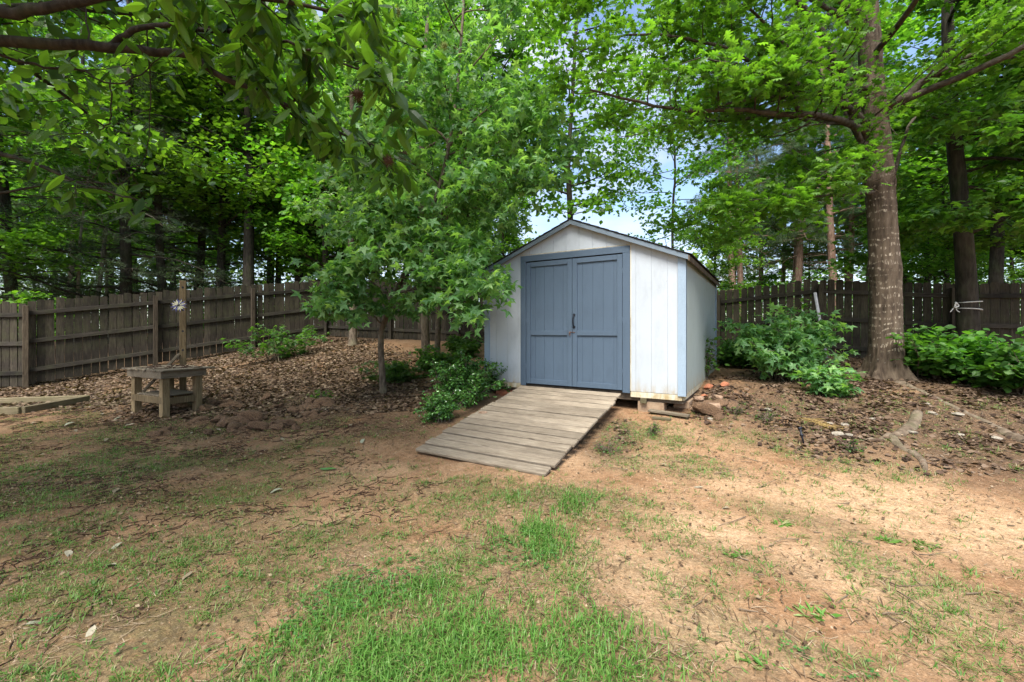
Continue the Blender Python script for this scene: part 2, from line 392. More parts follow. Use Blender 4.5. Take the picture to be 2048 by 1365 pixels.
M['bark_dark'] = bark_mat('dark woodland bark', (0.012, 0.010, 0.008), (0.032, 0.027, 0.020), (0.062, 0.052, 0.038), moss=0.2)
M['bark_pine'] = bark_mat('reddish pine bark', (0.09, 0.050, 0.034), (0.21, 0.125, 0.088), (0.33, 0.23, 0.17))
M['bark_pale'] = bark_mat('pale young bark', (0.09, 0.075, 0.05), (0.19, 0.165, 0.115), (0.30, 0.27, 0.20), (12, 12, 5), moss=0.3)
M['bark_gum'] = bark_mat('young sweetgum bark', (0.05, 0.038, 0.026), (0.12, 0.092, 0.065), (0.20, 0.16, 0.115), (16, 16, 6), moss=0.3)
M['root'] = bark_mat('worn root bark', (0.05, 0.036, 0.024), (0.12, 0.088, 0.06), (0.20, 0.155, 0.11), (8, 8, 8), moss=0.3)

# ------------------------------------------------------------------ ground
CT = np.array([
    (0, 0, -1.42), (-3, 0, -1.43), (3, 0, -1.40), (0, 2, -1.38), (3, 2, -1.36), (-4, 3, -1.40), (-2, 3.4, -1.375),
    (.3, 3.7, -1.32), (-1.0, 4.65, -1.335), (-5.3, 6.5, -1.365), (-6.1, 6.85, -1.33), (-8, 6.8, -1.37), (-8.2, 8.2, -1.31),
    (-10.6, 9.3, -1.25), (-14, 9, -1.33), (-6.03, 13.9, -.25), (0.5, 13.2, -.50), (-2.35, 7.7, -1.04), (-.43, 6.96, -1.0),
    (2.19, 5.385, -1.09), (1.0, 6.1, -1.09), (3.14, 6.96, -.87), (4.1, 8.55, -.80), (5.97, 6.8, -.76), (7.14, 9.9, -.62),
    (9.3, 9, -.78), (11.4, 8, -.86), (5.35, 11, -.75), (-4.3, 10.4, -.72), (4.2, 4.4, -1.10), (3.8, 3.4, -1.27), (5.5, 3.5, -1.20),
    (7.5, 6, -.80), (2.5, 3.6, -1.30), (1.6, 4.4, -1.25), (-3.9, 7.6, -1.22), (-6.5, 5, -1.40), (8, 3.5, -1.12), (1.8, 9.6, -.80),
    (-15, 20, -.1), (0, 20, -.3), (15, 20, -.4), (-25, 8, -1.2), (25, 8, -.9), (0, -6, -1.45), (-20, -6, -1.45), (20, -6, -1.4),
    (0, 45, -.1), (-40, 45, -.1), (40, 45, -.2), (-60, -20, -1.4), (60, -20, -1.3), (0, -40, -1.4), (-80, 80, 0), (80, 80, 0), (0, 110, 0),
    (-200, 0, -1), (200, 0, -1), (0, 220, 0), (0, -200, -1.4)])
def _phi(d2): return np.where(d2 > 1e-9, d2 * 0.5 * np.log(np.maximum(d2, 1e-12)), 0)
_n = len(CT)
_A = np.zeros((_n + 3, _n + 3)); _d = ((CT[:, None, :2] - CT[None, :, :2]) ** 2).sum(-1)
_A[:_n, :_n] = _phi(_d) + np.eye(_n) * 0.02; _A[:_n, _n] = 1; _A[_n, :_n] = 1
_A[:_n, _n + 1:] = CT[:, :2]; _A[_n + 1:, :_n] = CT[:, :2].T
_W = np.linalg.solve(_A, np.concatenate([CT[:, 2], [0, 0, 0]]))
def hgt(x, y):
    x = np.atleast_1d(np.asarray(x, dtype=float)); y = np.atleast_1d(np.asarray(y, dtype=float))
    z = np.full(x.shape, _W[_n])
    z = z + _W[_n + 1] * x + _W[_n + 2] * y
    for i in range(_n): z = z + _W[i] * _phi((x - CT[i, 0]) ** 2 + (y - CT[i, 1]) ** 2)
    near = np.clip(1.5 - np.hypot(x, y - 5) / 14, 0, 1)
    z = z + near * ((fbm(x * 1.1, y * 1.1, 5, 3) - .5) * 0.07 + (fbm(x * 6, y * 6, 9, 3) - .5) * 0.028)
    # disturbed clay to the right of the shed and the dug-up strip by the bench
    for (cx, cy_, r, a) in ((3.35, 5.9, .75, .10), (-4.3, 6.35, .8, .07), (-3.6, 6.9, .7, .07), (-2.9, 7.0, .5, .05)):
        m = np.exp(-((x - cx) ** 2 + (y - cy_) ** 2) / (r * r))
        z = z + m * a * (0.3 + 1.6 * np.abs(fbm(x * 4.5, y * 4.5, 31, 3) - .5) * 2)
    return z + EYE
def h1(x, y): return float(hgt([x], [y])[0])
def G(px, py):
    """ground point under a photo pixel"""
    dx, dz = (px - 1024) / F, -(py - 660) / F
    ys = np.concatenate([np.linspace(1.2, 9, 500), np.linspace(9, 30, 400)])
    hh = hgt(dx * ys, ys); k = np.argmax(EYE + dz * ys < hh)
    return Vector((dx * ys[k], ys[k], hh[k]))

def blobs(lst):
    out = []
    for (px, py, rx, ry, s) in lst:
        g = G(px, py); a = G(px, max(py - ry, 690)); b = G(px, py + ry)
        out.append((g.x, g.y, rx / F * g.y, max((a - b).length / 2, 0.12), s, px))
    return out
def bmask(bl, x, y, soft=0.55):
    m = np.zeros(np.shape(x))
    for (cx, cy_, rx, ry, s, px) in bl:
        # the long axis follows the line of sight through the patch
        an = math.atan2(cx, cy_); ca, sa = math.cos(an), math.sin(an)
        dx, dy = x - cx, y - cy_
        u, v = dx * ca - dy * sa, dx * sa + dy * ca
        d = np.sqrt((u / rx) ** 2 + (v / ry) ** 2)
        m = np.maximum(m, s * sstep(1.35, soft, d))
    return m
GRASS = blobs([(280, 1290, 420, 90, .8), (250, 1130, 300, 70, .55), (640, 1130, 260, 60, .6), (900, 1230, 300, 70, .7), (1050, 1010, 260, 45, .55), (120, 960, 200, 50, .4), (1000, 1150, 330, 90, .7), (420, 1250, 380, 60, .6), (1300, 1300, 300, 70, .55), (1120, 1040, 250, 40, .5), (800, 1310, 300, 95, 1.0), (560, 1345, 220, 60, .8), (130, 1290, 220, 95, .75), (700, 1190, 130, 60, .9), (1050, 1090, 130, 65, .85),
               (1110, 1005, 150, 34, .85), (1010, 1200, 140, 80, .75), (1190, 1230, 130, 60, .6), (1180, 1330, 200, 60, .75), (260, 1215, 220, 50, .62),
               (600, 1090, 170, 40, .5), (330, 1090, 190, 40, .5), (1260, 870, 130, 26, .5), (1600, 1035, 150, 22, .42), (1560, 1290, 260, 60, .5),
               (1880, 1190, 190, 50, .45), (1430, 1110, 190, 34, .42), (1330, 930, 130, 26, .4), (1490, 880, 90, 18, .35), (1950, 1300, 180, 70, .42),
               (880, 985, 150, 26, .42), (560, 980, 170, 24, .3), (1700, 930, 160, 20, .3), (100, 1060, 160, 30, .3), (1350, 1180, 150, 40, .35), (1750, 1110, 120, 22, .3)])
LUSH = blobs([(480, 1330, 220, 50, .8), (760, 1210, 140, 40, .6), (1180, 1270, 120, 50, .5), (830, 1310, 290, 85, 1.0), (560, 1350, 150, 40, .8), (1060, 1080, 90, 45, .7), (1010, 1270, 160, 80, .7), (1100, 1010, 90, 22, .6), (1200, 1330, 150, 50, .5)])
CLOVER = blobs([(700, 1180, 150, 60, 1.0), (120, 1300, 230, 80, .9), (1040, 1110, 80, 40, .7), (520, 1290, 150, 50, .6), (1250, 872, 110, 24, .5), (1650, 1330, 120, 40, .3), (300, 1220, 150, 40, .5)])
LITL = blobs([(620, 755, 200, 75, 1.0), (460, 790, 150, 50, .9), (720, 800, 140, 50, .9), (560, 700, 160, 28, .9), (120, 785, 230, 26, .8), (-150, 800, 250, 40, .8), (330, 770, 160, 30, .8), (860, 850, 90, 40, .6), (800, 830, 120, 40, .8)])
LITR = blobs([(1720, 722, 160, 24, .9), (1800, 800, 330, 60, 1.0), (1650, 830, 230, 50, 1.0), (1950, 890, 200, 60, .95), (1700, 890, 180, 34, .6), (1210, 870, 60, 50, .8), (1460, 800, 90, 40, .8), (1920, 940, 170, 30, .6)])
SAND = blobs([(1850, 1040, 260, 60, 1.0), (1520, 985, 220, 26, .8), (1400, 1060, 160, 40, .8), (1200, 930, 150, 30, .6), (1250, 1140, 160, 70, .7), (1700, 1150, 220, 60, .8),
              (640, 1040, 160, 30, .5), (860, 1100, 110, 26, .6), (470, 1170, 110, 40, .4), (1380, 1250, 170, 60, .7), (800, 940, 150, 22, .35)])
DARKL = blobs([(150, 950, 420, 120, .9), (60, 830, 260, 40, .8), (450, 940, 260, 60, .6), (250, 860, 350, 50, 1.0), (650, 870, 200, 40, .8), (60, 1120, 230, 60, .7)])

def m_grass(x, y):
    n = fbm(x * 3.1, y * 3.1, 71, 4)
    return np.clip(bmask(GRASS, x, y, .3) * sstep(.30, .54, n + .12 * vnoise(x * 11, y * 11, 3)), 0, 1)

def axis(parts):
    out = [parts[0][0]]
    for a, b, st in parts:
        k = max(1, int(round((b - a) / st))); out += list(np.linspace(a, b, k + 1)[1:])
    return np.array(out)
gx = axis([(-260, -60, 25), (-60, -16, 4), (-16, -9, .25), (-9, -5, .08), (-5, 5.5, .06), (5.5, 9, .07), (9, 16, .25), (16, 60, 4), (60, 260, 25)])
gy = axis([(-260, -40, 25), (-40, -4, 4), (-4, .8, .4), (.8, 4.5, .045), (4.5, 8, .055), (8, 14, .12), (14, 24, .6), (24, 60, 4), (60, 260, 25)])
X, Y = np.meshgrid(gx, gy); X, Y = X.ravel(), Y.ravel()
g = Geo(); nx, ny = len(gx), len(gy)
i = np.arange(ny - 1)[:, None] * nx + np.arange(nx - 1)[None, :]
g.add(np.stack([X, Y, hgt(X, Y)], 1), np.stack([i, i + 1, i + nx + 1, i + nx], -1).reshape(-1, 4), 0.5, True)
nlit = fbm(X * 2.2, Y * 2.2, 41, 4)
far = sstep(11, 15, np.hypot(X * .8, Y))
litter_m = np.clip(np.maximum(bmask(LITL, X, Y), bmask(LITR, X, Y)) * sstep(.25, .55, nlit + .1) + far, 0, 1)
moss_m = np.clip(bmask(DARKL, X, Y) * .8 + bmask(GRASS, X, Y) * .5, 0, 1) * sstep(.40, .60, fbm(X * 2.0 + 9, Y * 2.8, 91, 5))
sand_m = bmask(SAND, X, Y, .2) * sstep(.25, .6, fbm(X * 1.4, Y * 1.4, 61, 4))
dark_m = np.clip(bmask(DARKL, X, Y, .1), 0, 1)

t = NT('yard earth')
v = t.coord('Object')
n1 = t.noise(v, 1.6, 8, 0.62); n2 = t.noise(v, 9, 8, 0.7); n3 = t.noise(v, 70, 5, 0.7); n4 = t.noise(v, 28, 6, 0.65)
clay = t.ramp(n2, [(0.28, (0.20, 0.102, 0.048)), (0.5, (0.33, 0.182, 0.094)), (0.72, (0.45, 0.275, 0.155))])
sandc = t.ramp(n4, [(0.3, (0.41, 0.25, 0.13)), (0.55, (0.55, 0.36, 0.21)), (0.8, (0.66, 0.46, 0.29))])
c = t.mix(t.math('ADD', t.attr('sand'), t.math('MULTIPLY', t.ramp(n1, [(0.4, 0.0), (0.65, 1.0)]), 0.5), True), clay, sandc)
thatch = t.ramp(n4, [(0.3, (0.14, 0.10, 0.05)), (0.7, (0.30, 0.235, 0.13))])
c = t.mix(t.math('MULTIPLY', t.attr('thatch'), t.ramp(n2, [(0.35, 0.2), (0.6, 0.85)])), c, thatch)
mossc = t.ramp(n3, [(0.3, (0.055, 0.062, 0.018)), (0.7, (0.13, 0.135, 0.035))])
c = t.mix(t.math('MULTIPLY', t.attr('moss'), t.ramp(n4, [(0.36, 0.15), (0.56, 0.95)])), c, mossc)
hum = t.ramp(n3, [(0.3, (0.035, 0.022, 0.014)), (0.7, (0.13, 0.085, 0.055))])
c = t.mix(t.math('MULTIPLY', t.attr('litter'), t.ramp(n4, [(0.3, 0.45), (0.55, 0.95)])), c, hum)
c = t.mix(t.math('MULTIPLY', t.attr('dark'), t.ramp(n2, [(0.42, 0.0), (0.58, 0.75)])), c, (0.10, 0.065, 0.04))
n5 = t.noise(v, 16, 8, 0.75, 0.6)
c = t.mix(0.75, c, t.ramp(n3, [(0.3, 0.40), (0.62, 1.0)]), 'MULTIPLY')
c = t.mix(t.math('MULTIPLY', t.ramp(n5, [(0.47, 0.0), (0.60, 1.0)]), t.math('ADD', t.math('MULTIPLY', t.attr('thatch'), 0.5), 0.28)), c, (0.105, 0.078, 0.042))
c = t.mix(t.math('MULTIPLY', t.ramp(t.noise(v, 48, 6, 0.7), [(0.56, 0.0), (0.68, 1.0)]), 0.35), c, (0.50, 0.38, 0.26))
c = t.mix(0.5, c, t.ramp(t.noise(v, 260, 4, 0.75), [(0.35, 0.5), (0.62, 1.15)]), 'MULTIPLY')
speck = t.ramp(t.noise(v, 150, 3, 0.6), [(0.66, 0.0), (0.72, 1.0)])
c = t.mix(t.math('MULTIPLY', speck, 0.55), c, (0.10, 0.06, 0.035))
hh = t.math('ADD', t.math('ADD', t.math('MULTIPLY', n2, 0.9), t.math('MULTIPLY', n4, 0.7)), t.math('MULTIPLY', n3, 0.5))
M['ground'] = t.done(t.bsdf(c, 0.95, t.bump(hh, 0.75, 0.03), 0.1))
gm = m_grass(X, Y)
thatch_m = np.clip(bmask(GRASS, X, Y, .3) * 1.3, 0, 1)
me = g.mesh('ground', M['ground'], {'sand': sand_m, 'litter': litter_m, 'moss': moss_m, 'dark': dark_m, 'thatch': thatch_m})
props(link('ground', me), 'bare orange clay yard with moss, thin grass and leaf litter', None, None, 'structure')

# ------------------------------------------------------------------ leaf templates (length along +Y, unit size)
def fan(out, center=(0, .45, 0.0)):
    v = [center] + out; n = len(out)
    return np.array(v, dtype=float), np.array([(0, 1 + i, 1 + (i + 1) % n) for i in range(n)])
def t_star(lobes=5, inner=.30, droop=.10, narrow=False):
    out = []
    ang = {5: [-155, -78, 0, 78, 155]}[lobes]
    ln = [.45, .58, .66, .58, .45] if not narrow else [.38, .56, .66, .56, .38]
    pts = []
    for k, a in enumerate(ang):
        pts.append((a, ln[k], -droop))
        if k < 4: pts.append(((a + ang[k + 1]) / 2, inner * .8, 0.02))
    pts.append((180, .12, 0))
    for a, r_, z in pts: out.append((math.sin(R(a)) * r_, .40 + math.cos(R(a)) * r_, z))
    return fan(out[::-1], (0, .40, 0.03))
def t_oak():
    half = [(.05, .0, 0), (.10, .16, .0), (.30, .22, -.05), (.12, .36, .02), (.42, .52, -.07), (.14, .60, .02), (.32, .82, -.06), (.08, .84, 0)]
    out = half + [(0, 1.0, -.04)] + [(-x, y, z) for x, y, z in reversed(half)]
    return fan(out, (0, .5, .03))
def t_oval(wd=.17, droop=.12):
    L = [(0, 0, 0), (wd * .8, .25, -.03), (wd, .52, -.05), (wd * .6, .80, -.08), (0, 1, -droop), (-wd * .6, .80, -.08), (-wd, .52, -.05), (-wd * .8, .25, -.03), (0, .28, .02), (0, .55, .015), (0, .8, -.03)]
    f = [(0, 1, 8), (1, 2, 9), (1, 9, 8), (2, 3, 10), (2, 10, 9), (3, 4, 10), (0, 8, 7), (7, 9, 6), (7, 8, 9), (6, 10, 5), (6, 9, 10), (5, 10, 4)]
    return np.array(L, dtype=float), np.array(f)
def t_quad(wd=.33):
    return np.array([(0, 0, 0), (wd, .5, .05), (0, 1, -.06), (-wd, .5, .05)], dtype=float), np.array([(0, 1, 2), (0, 2, 3)])
def t_kite():
    v = [(0, 0, 0), (.30, .30, .03), (.34, .55, -.02), (0, 1, -.08), (-.34, .55, -.02), (-.30, .30, .03)]
    return np.array(v, dtype=float), np.array([(0, 1, 2), (0, 2, 3), (0, 3, 4), (0, 4, 5)])
def t_tuft(n=9, seed=1, wd=.035):
    rg = np.random.default_rng(seed); V, Fa = [], []
    for k in range(n):
        d = rg.normal(size=3); d[1] = abs(d[1]) + .7; d /= np.linalg.norm(d)
        s = np.cross(d, rg.normal(size=3)); s /= np.linalg.norm(s); l = rg.uniform(.7, 1.05)
        b = len(V); V += [tuple(-s * wd * .5), tuple(s * wd * .5), tuple(d * l)]; Fa.append((b, b + 1, b + 2))
    return np.array(V), np.array(Fa)
T = dict(star=t_star(), maple=t_star(inner=.42, droop=.12), oak=t_oak(), oval=t_oval(), holly=t_oval(.24, .05), quad=t_quad(), kite=t_kite(), tuft=t_tuft(), narrow=t_quad(.13))

def frames(d, n):
    d = d / (np.linalg.norm(d, axis=1)[:, None] + 1e-9)
    x = np.cross(d, n); x /= (np.linalg.norm(x, axis=1)[:, None] + 1e-9)
    z = np.cross(x, d)
    return x, d, z
def leaf_dirs(rg, n, tilt=.55, droop=.25, up=1.0):
    az = rg.uniform(0, 2 * np.pi, n)
    d = np.stack([np.cos(az), np.sin(az), -droop + rg.normal(0, .3, n)], 1)
    nrm = np.stack([rg.normal(0, tilt, n), rg.normal(0, tilt, n), np.full(n, up)], 1)
    return d, nrm
def scatter(geo, tmpl, pos, d, nrm, size, a):
    tv, tf = tmpl; x, y, z = frames(d, nrm)
    v = pos[:, None, :] + size[:, None, None] * (tv[None, :, 0:1] * x[:, None, :] + tv[None, :, 1:2] * y[:, None, :] + tv[None, :, 2:3] * z[:, None, :])
    n, k = len(pos), len(tv)
    f = (tf[None, :, :] + (np.arange(n) * k)[:, None, None]).reshape(-1, 3)
    geo.add(v.reshape(-1, 3), f, np.repeat(a, k))
_tm = {}
def tmpl_mesh(key, mat):
    k = (key, mat.name)
    if k not in _tm:
        gg = Geo(); gg.add(*T[key]); _tm[k] = gg.mesh('leaf', mat)
    return _tm[k]

def foliage(root, key, pos, rg, size, mat, matobj=None, parts=0, name='foliage', tilt=.55, droop=.25, dirs=None, smin=9.0):
    """pos is in world coordinates; root is at root.location with no rotation"""
    pos = np.asarray(pos, dtype=float); n = len(pos)
    if dirs is None: d, nrm = leaf_dirs(rg, n, tilt, droop)
    else: d, nrm = dirs
    s = size * rg.uniform(.65, 1.2, n); a = rg.uniform(0, 1, n)
    loc = np.array(root.location); keep = np.ones(n, bool)
    if parts:
        Yc = pos[:, 1]; ok = Yc > .8
        px = np.where(ok, 1024 + F * pos[:, 0] / np.maximum(Yc, .1), -9999); py = 660 - F * (pos[:, 2] - EYE) / np.maximum(Yc, .1)
        vis = ok & (px > 5) & (px < 2043) & (py > 5) & (py < 1360)
        pxs = np.where(vis, F * s / np.maximum(Yc, .1), 0)
        order = np.argsort(-pxs)[:parts]; order = order[pxs[order] > smin]
        keep[order] = False
        x, y, z = frames(d[order], nrm[order]); me = tmpl_mesh(key, matobj or mat)
        for q, k in enumerate(order):
            o = bpy.data.objects.new('leaf', me); col.objects.link(o); o.parent = root
            sz = float(s[k])
            m = Matrix(((x[q][0], y[q][0], z[q][0]), (x[q][1], y[q][1], z[q][1]), (x[q][2], y[q][2], z[q][2]))).to_4x4()
            o.matrix_basis = Matrix.Translation(Vector(pos[k] - loc)) @ m @ Matrix.Scale(sz, 4)
    # leaves high over the yard, above anything seen, are simpler
    hi = (pos[:, 2] - EYE > .86 * np.maximum(pos[:, 1], .3)) | (np.abs(pos[:, 0]) > 1.35 * np.maximum(pos[:, 1], .3) + .2)
    gg = Geo()
    for q_, kk in ((keep & ~hi, key), (keep & hi, 'kite' if len(T[key][1]) > 4 else key)):
        if q_.any(): scatter(gg, T[kk], pos[q_] - loc, d[q_], nrm[q_], s[q_], a[q_])
    link(name, gg.mesh(name, mat), root, kind='stuff')

def grow(rg, start, d, length, nseg=6, wander=.18, up=.0):
    p = np.array(start, dtype=float); d = np.array(d, dtype=float); d /= np.linalg.norm(d); out = [p.copy()]
    for k in range(nseg):
        d = d + rg.normal(0, wander, 3) + np.array([0, 0, up]); d /= np.linalg.norm(d)
        p = p + d * length / nseg; out.append(p.copy())
    return np.array(out)
def along(pts, t_):
    k = len(pts) - 1; x = min(max(t_ * k, 0), k - 1e-6); i = int(x); return pts[i] + (pts[i + 1] - pts[i]) * (x - i)
def ddir(pts, t_):
    k = len(pts) - 1; i = min(int(t_ * k), k - 1); d = pts[i + 1] - pts[i]; return d / (np.linalg.norm(d) + 1e-9)
def smooth_path(pts, n=24):
    pts = np.array([tuple(p) for p in pts], dtype=float); k = len(pts)
    if k < 3: return np.array([along(pts, q) for q in np.linspace(0, 1, n)])
    out = []
    for u in np.linspace(0, k - 1, n):
        i = min(int(u), k - 2); f = u - i
        p0, p1, p2, p3 = pts[max(i - 1, 0)], pts[i], pts[i + 1], pts[min(i + 2, k - 1)]
        out.append(.5 * ((2 * p1) + (-p0 + p2) * f + (2 * p0 - 5 * p1 + 4 * p2 - p3) * f * f + (-p0 + 3 * p1 - 3 * p2 + p3) * f ** 3))
    return np.array(out)

def side_branches(rg, geo, limb, r0, nsub, lsub, tmin=.2, spread=.9, vert=.25, leafpts=None, nleaf=40, lspread=.12, twigs=3, sides=4, up=.0, lmin=.35):
    """sub-branches and twigs on a limb; leaf positions are appended to leafpts"""
    for s in range(nsub):
        tt = tmin + (1 - tmin) * (s + rg.uniform(0, 1)) / nsub
        p = along(limb, tt); d = ddir(limb, tt)
        side = np.cross(d, [0, 0, 1.0]); side /= (np.linalg.norm(side) + 1e-9)
        sg = 1 if s % 2 else -1
        dd = d * rg.uniform(.4, 1.0) + side * sg * spread * rg.uniform(.6, 1.2) + np.array([0, 0, rg.normal(up, vert)])
        L = lsub * rg.uniform(.6, 1.25) * (1 - .45 * tt); L = max(L, lmin)
        sub = grow(rg, p, dd, L, 5, .16, .02)
        rr = r0 * (1 - .75 * tt) * .45
        tube(geo, sub, np.linspace(max(rr, .004), .002, 6), sides, cap=False)
        for q in range(twigs):
            t2 = .25 + .75 * (q + rg.uniform(0, 1)) / twigs
            tw = grow(rg, along(sub, t2), ddir(sub, t2) + rg.normal(0, .7, 3) * np.array([1, 1, .5]), L * rg.uniform(.25, .5), 3, .2)
            tube(geo, tw, np.linspace(max(rr * .35, .0028), .0015, 4), 3, cap=False)
            if leafpts is not None:
                k = max(1, int(nleaf / twigs)); u = rg.uniform(.1, 1.05, k)
                leafpts.append(np.array([along(tw, min(x, 1)) for x in u]) + rg.normal(0, lspread, (k, 3)) * np.array([1, 1, .6]))

# ------------------------------------------------------------------ generic woodland trees (world size, origin at the base)
def build_deciduous(seed, H, r, base, crown_r, nlimb, nleaf, lsize, key='kite', leafmat='leaf_wood', bark='bark_dark', lean=0.02, droop=.2, top=1.0):
    rg = np.random.default_rng(seed)
    tr = grow(rg, (0, 0, -.3), (rg.normal(0, lean), rg.normal(0, lean), 1), H + .3, 14, .025, .02)
    wood = Geo(); tube(wood, tr, np.linspace(r * 1.05, r * .22, 15) * np.r_[1.25, 1.05, np.ones(13)], 10)
    lp = []
    for k in range(nlimb):
        f = (base + (1 - base) * (k + rg.uniform(0, 1)) / nlimb)
        az = k * 2.39996 + rg.normal(0, .3)
        prof = math.sin(math.pi * min(max((f - base) / (1 - base) * .78 + .22, 0), 1)) ** .6
        L = crown_r * prof * rg.uniform(.7, 1.15)
        limb = grow(rg, along(tr, f), (math.cos(az), math.sin(az), rg.uniform(.05, .5)), L, 7, .13, -.01)
        rr = r * (1.05 - f) * .42 + .01
        tube(wood, limb, np.linspace(rr, .006, 8), 5, cap=False)
        side_branches(rg, wood, limb, rr, 6, L * .5, .15, leafpts=lp, nleaf=nleaf / nlimb / 6, lspread=.22, twigs=3, sides=3)
    pos = np.concatenate(lp)
    d, nrm = leaf_dirs(rg, len(pos), .5, droop)
    gg = Geo(); scatter(gg, T[key], pos, d, nrm, lsize * rg.uniform(.6, 1.2, len(pos)), rg.uniform(0, 1, len(pos)))
    return wood.mesh('trunk', M[bark]), gg.mesh('crown', M[leafmat])
def build_pine(seed, H, r, base, crown_r, nlimb, ntuft, tsize, mat='needle', bark='bark_pine', dead=6, lean=.02, droop=-.03):
    rg = np.random.default_rng(seed)
    tr = grow(rg, (0, 0, -.3), (rg.normal(0, lean), rg.normal(0, lean), 1), H + .3, 14, .02, .02)
    wood = Geo(); tube(wood, tr, np.linspace(r * 1.1, r * .3, 15), 10)
    lp = []
    for k in range(nlimb):
        f = base + (1 - base) * (k + rg.uniform(0, 1)) / nlimb
        az = k * 2.39996 + rg.normal(0, .4)
        L = crown_r * (1.05 - (f - base) / (1 - base)) ** .6 * rg.uniform(.6, 1.15)
        limb = grow(rg, along(tr, f), (math.cos(az), math.sin(az), rg.uniform(-.05, .25)), L, 7, .09, droop)
        rr = r * (1.05 - f) * .3 + .008
        tube(wood, limb, np.linspace(rr, .005, 8), 4, cap=False)
        side_branches(rg, wood, limb, rr, 9, L * .38, .2, vert=.08, leafpts=lp, nleaf=ntuft / nlimb / 9, lspread=.05, twigs=3, sides=3)
    for k in range(dead):     # bare broken limbs under the crown
        f = rg.uniform(.08, max(base, .3)); az = rg.uniform(0, 6.28)
        tube(wood, grow(rg, along(tr, f), (math.cos(az), math.sin(az), rg.uniform(-.1, .35)), rg.uniform(.6, 1.8), 6, .12, -.02), np.linspace(.018, .004, 7), 3, cap=False)
    pos = np.concatenate(lp); n = len(pos)
    az = rg.uniform(0, 6.28, n); d = np.stack([np.cos(az), np.sin(az), rg.normal(.1, .35, n)], 1)
    gg = Geo(); scatter(gg, T['tuft'], pos, d, rg.normal(0, 1, (n, 3)), tsize * rg.uniform(.7, 1.2, n), rg.uniform(0, 1, n))
    return wood.mesh('trunk', M[bark]), gg.mesh('crown', M[mat])

protos = dict(
    leafy_a=build_deciduous(11, 13, .17, .29, 3.3, 34, 15000, .20),
    leafy_b=build_deciduous(12, 12, .13, .20, 2.7, 30, 13000, .18),
    leafy_c=build_deciduous(13, 15, .20, .32, 3.6, 30, 15000, .21),
    slim=build_deciduous(14, 11, .07, .45, 1.9, 18, 5000, .17, bark='bark_pale'),
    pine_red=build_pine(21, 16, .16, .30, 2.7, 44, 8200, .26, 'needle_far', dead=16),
    pine_dark=build_pine(22, 13, .16, .10, 3.4, 46, 8200, .17, 'needle', 'bark_dark', droop=-.04),
)
used = set()
def plant(kind, x, y, rz, s, name, label, cat='tree', group=None, tilt=(0, 0), sz=None):
    e = empty(name, (x, y, h1(x, y)), rz, label, cat, group)
    e.rotation_euler = (tilt[0], tilt[1], rz); e.scale = (s, s, sz or s)
    a, b = protos[kind]
    link('trunk', a, e); link('crown', b, e)
    return e

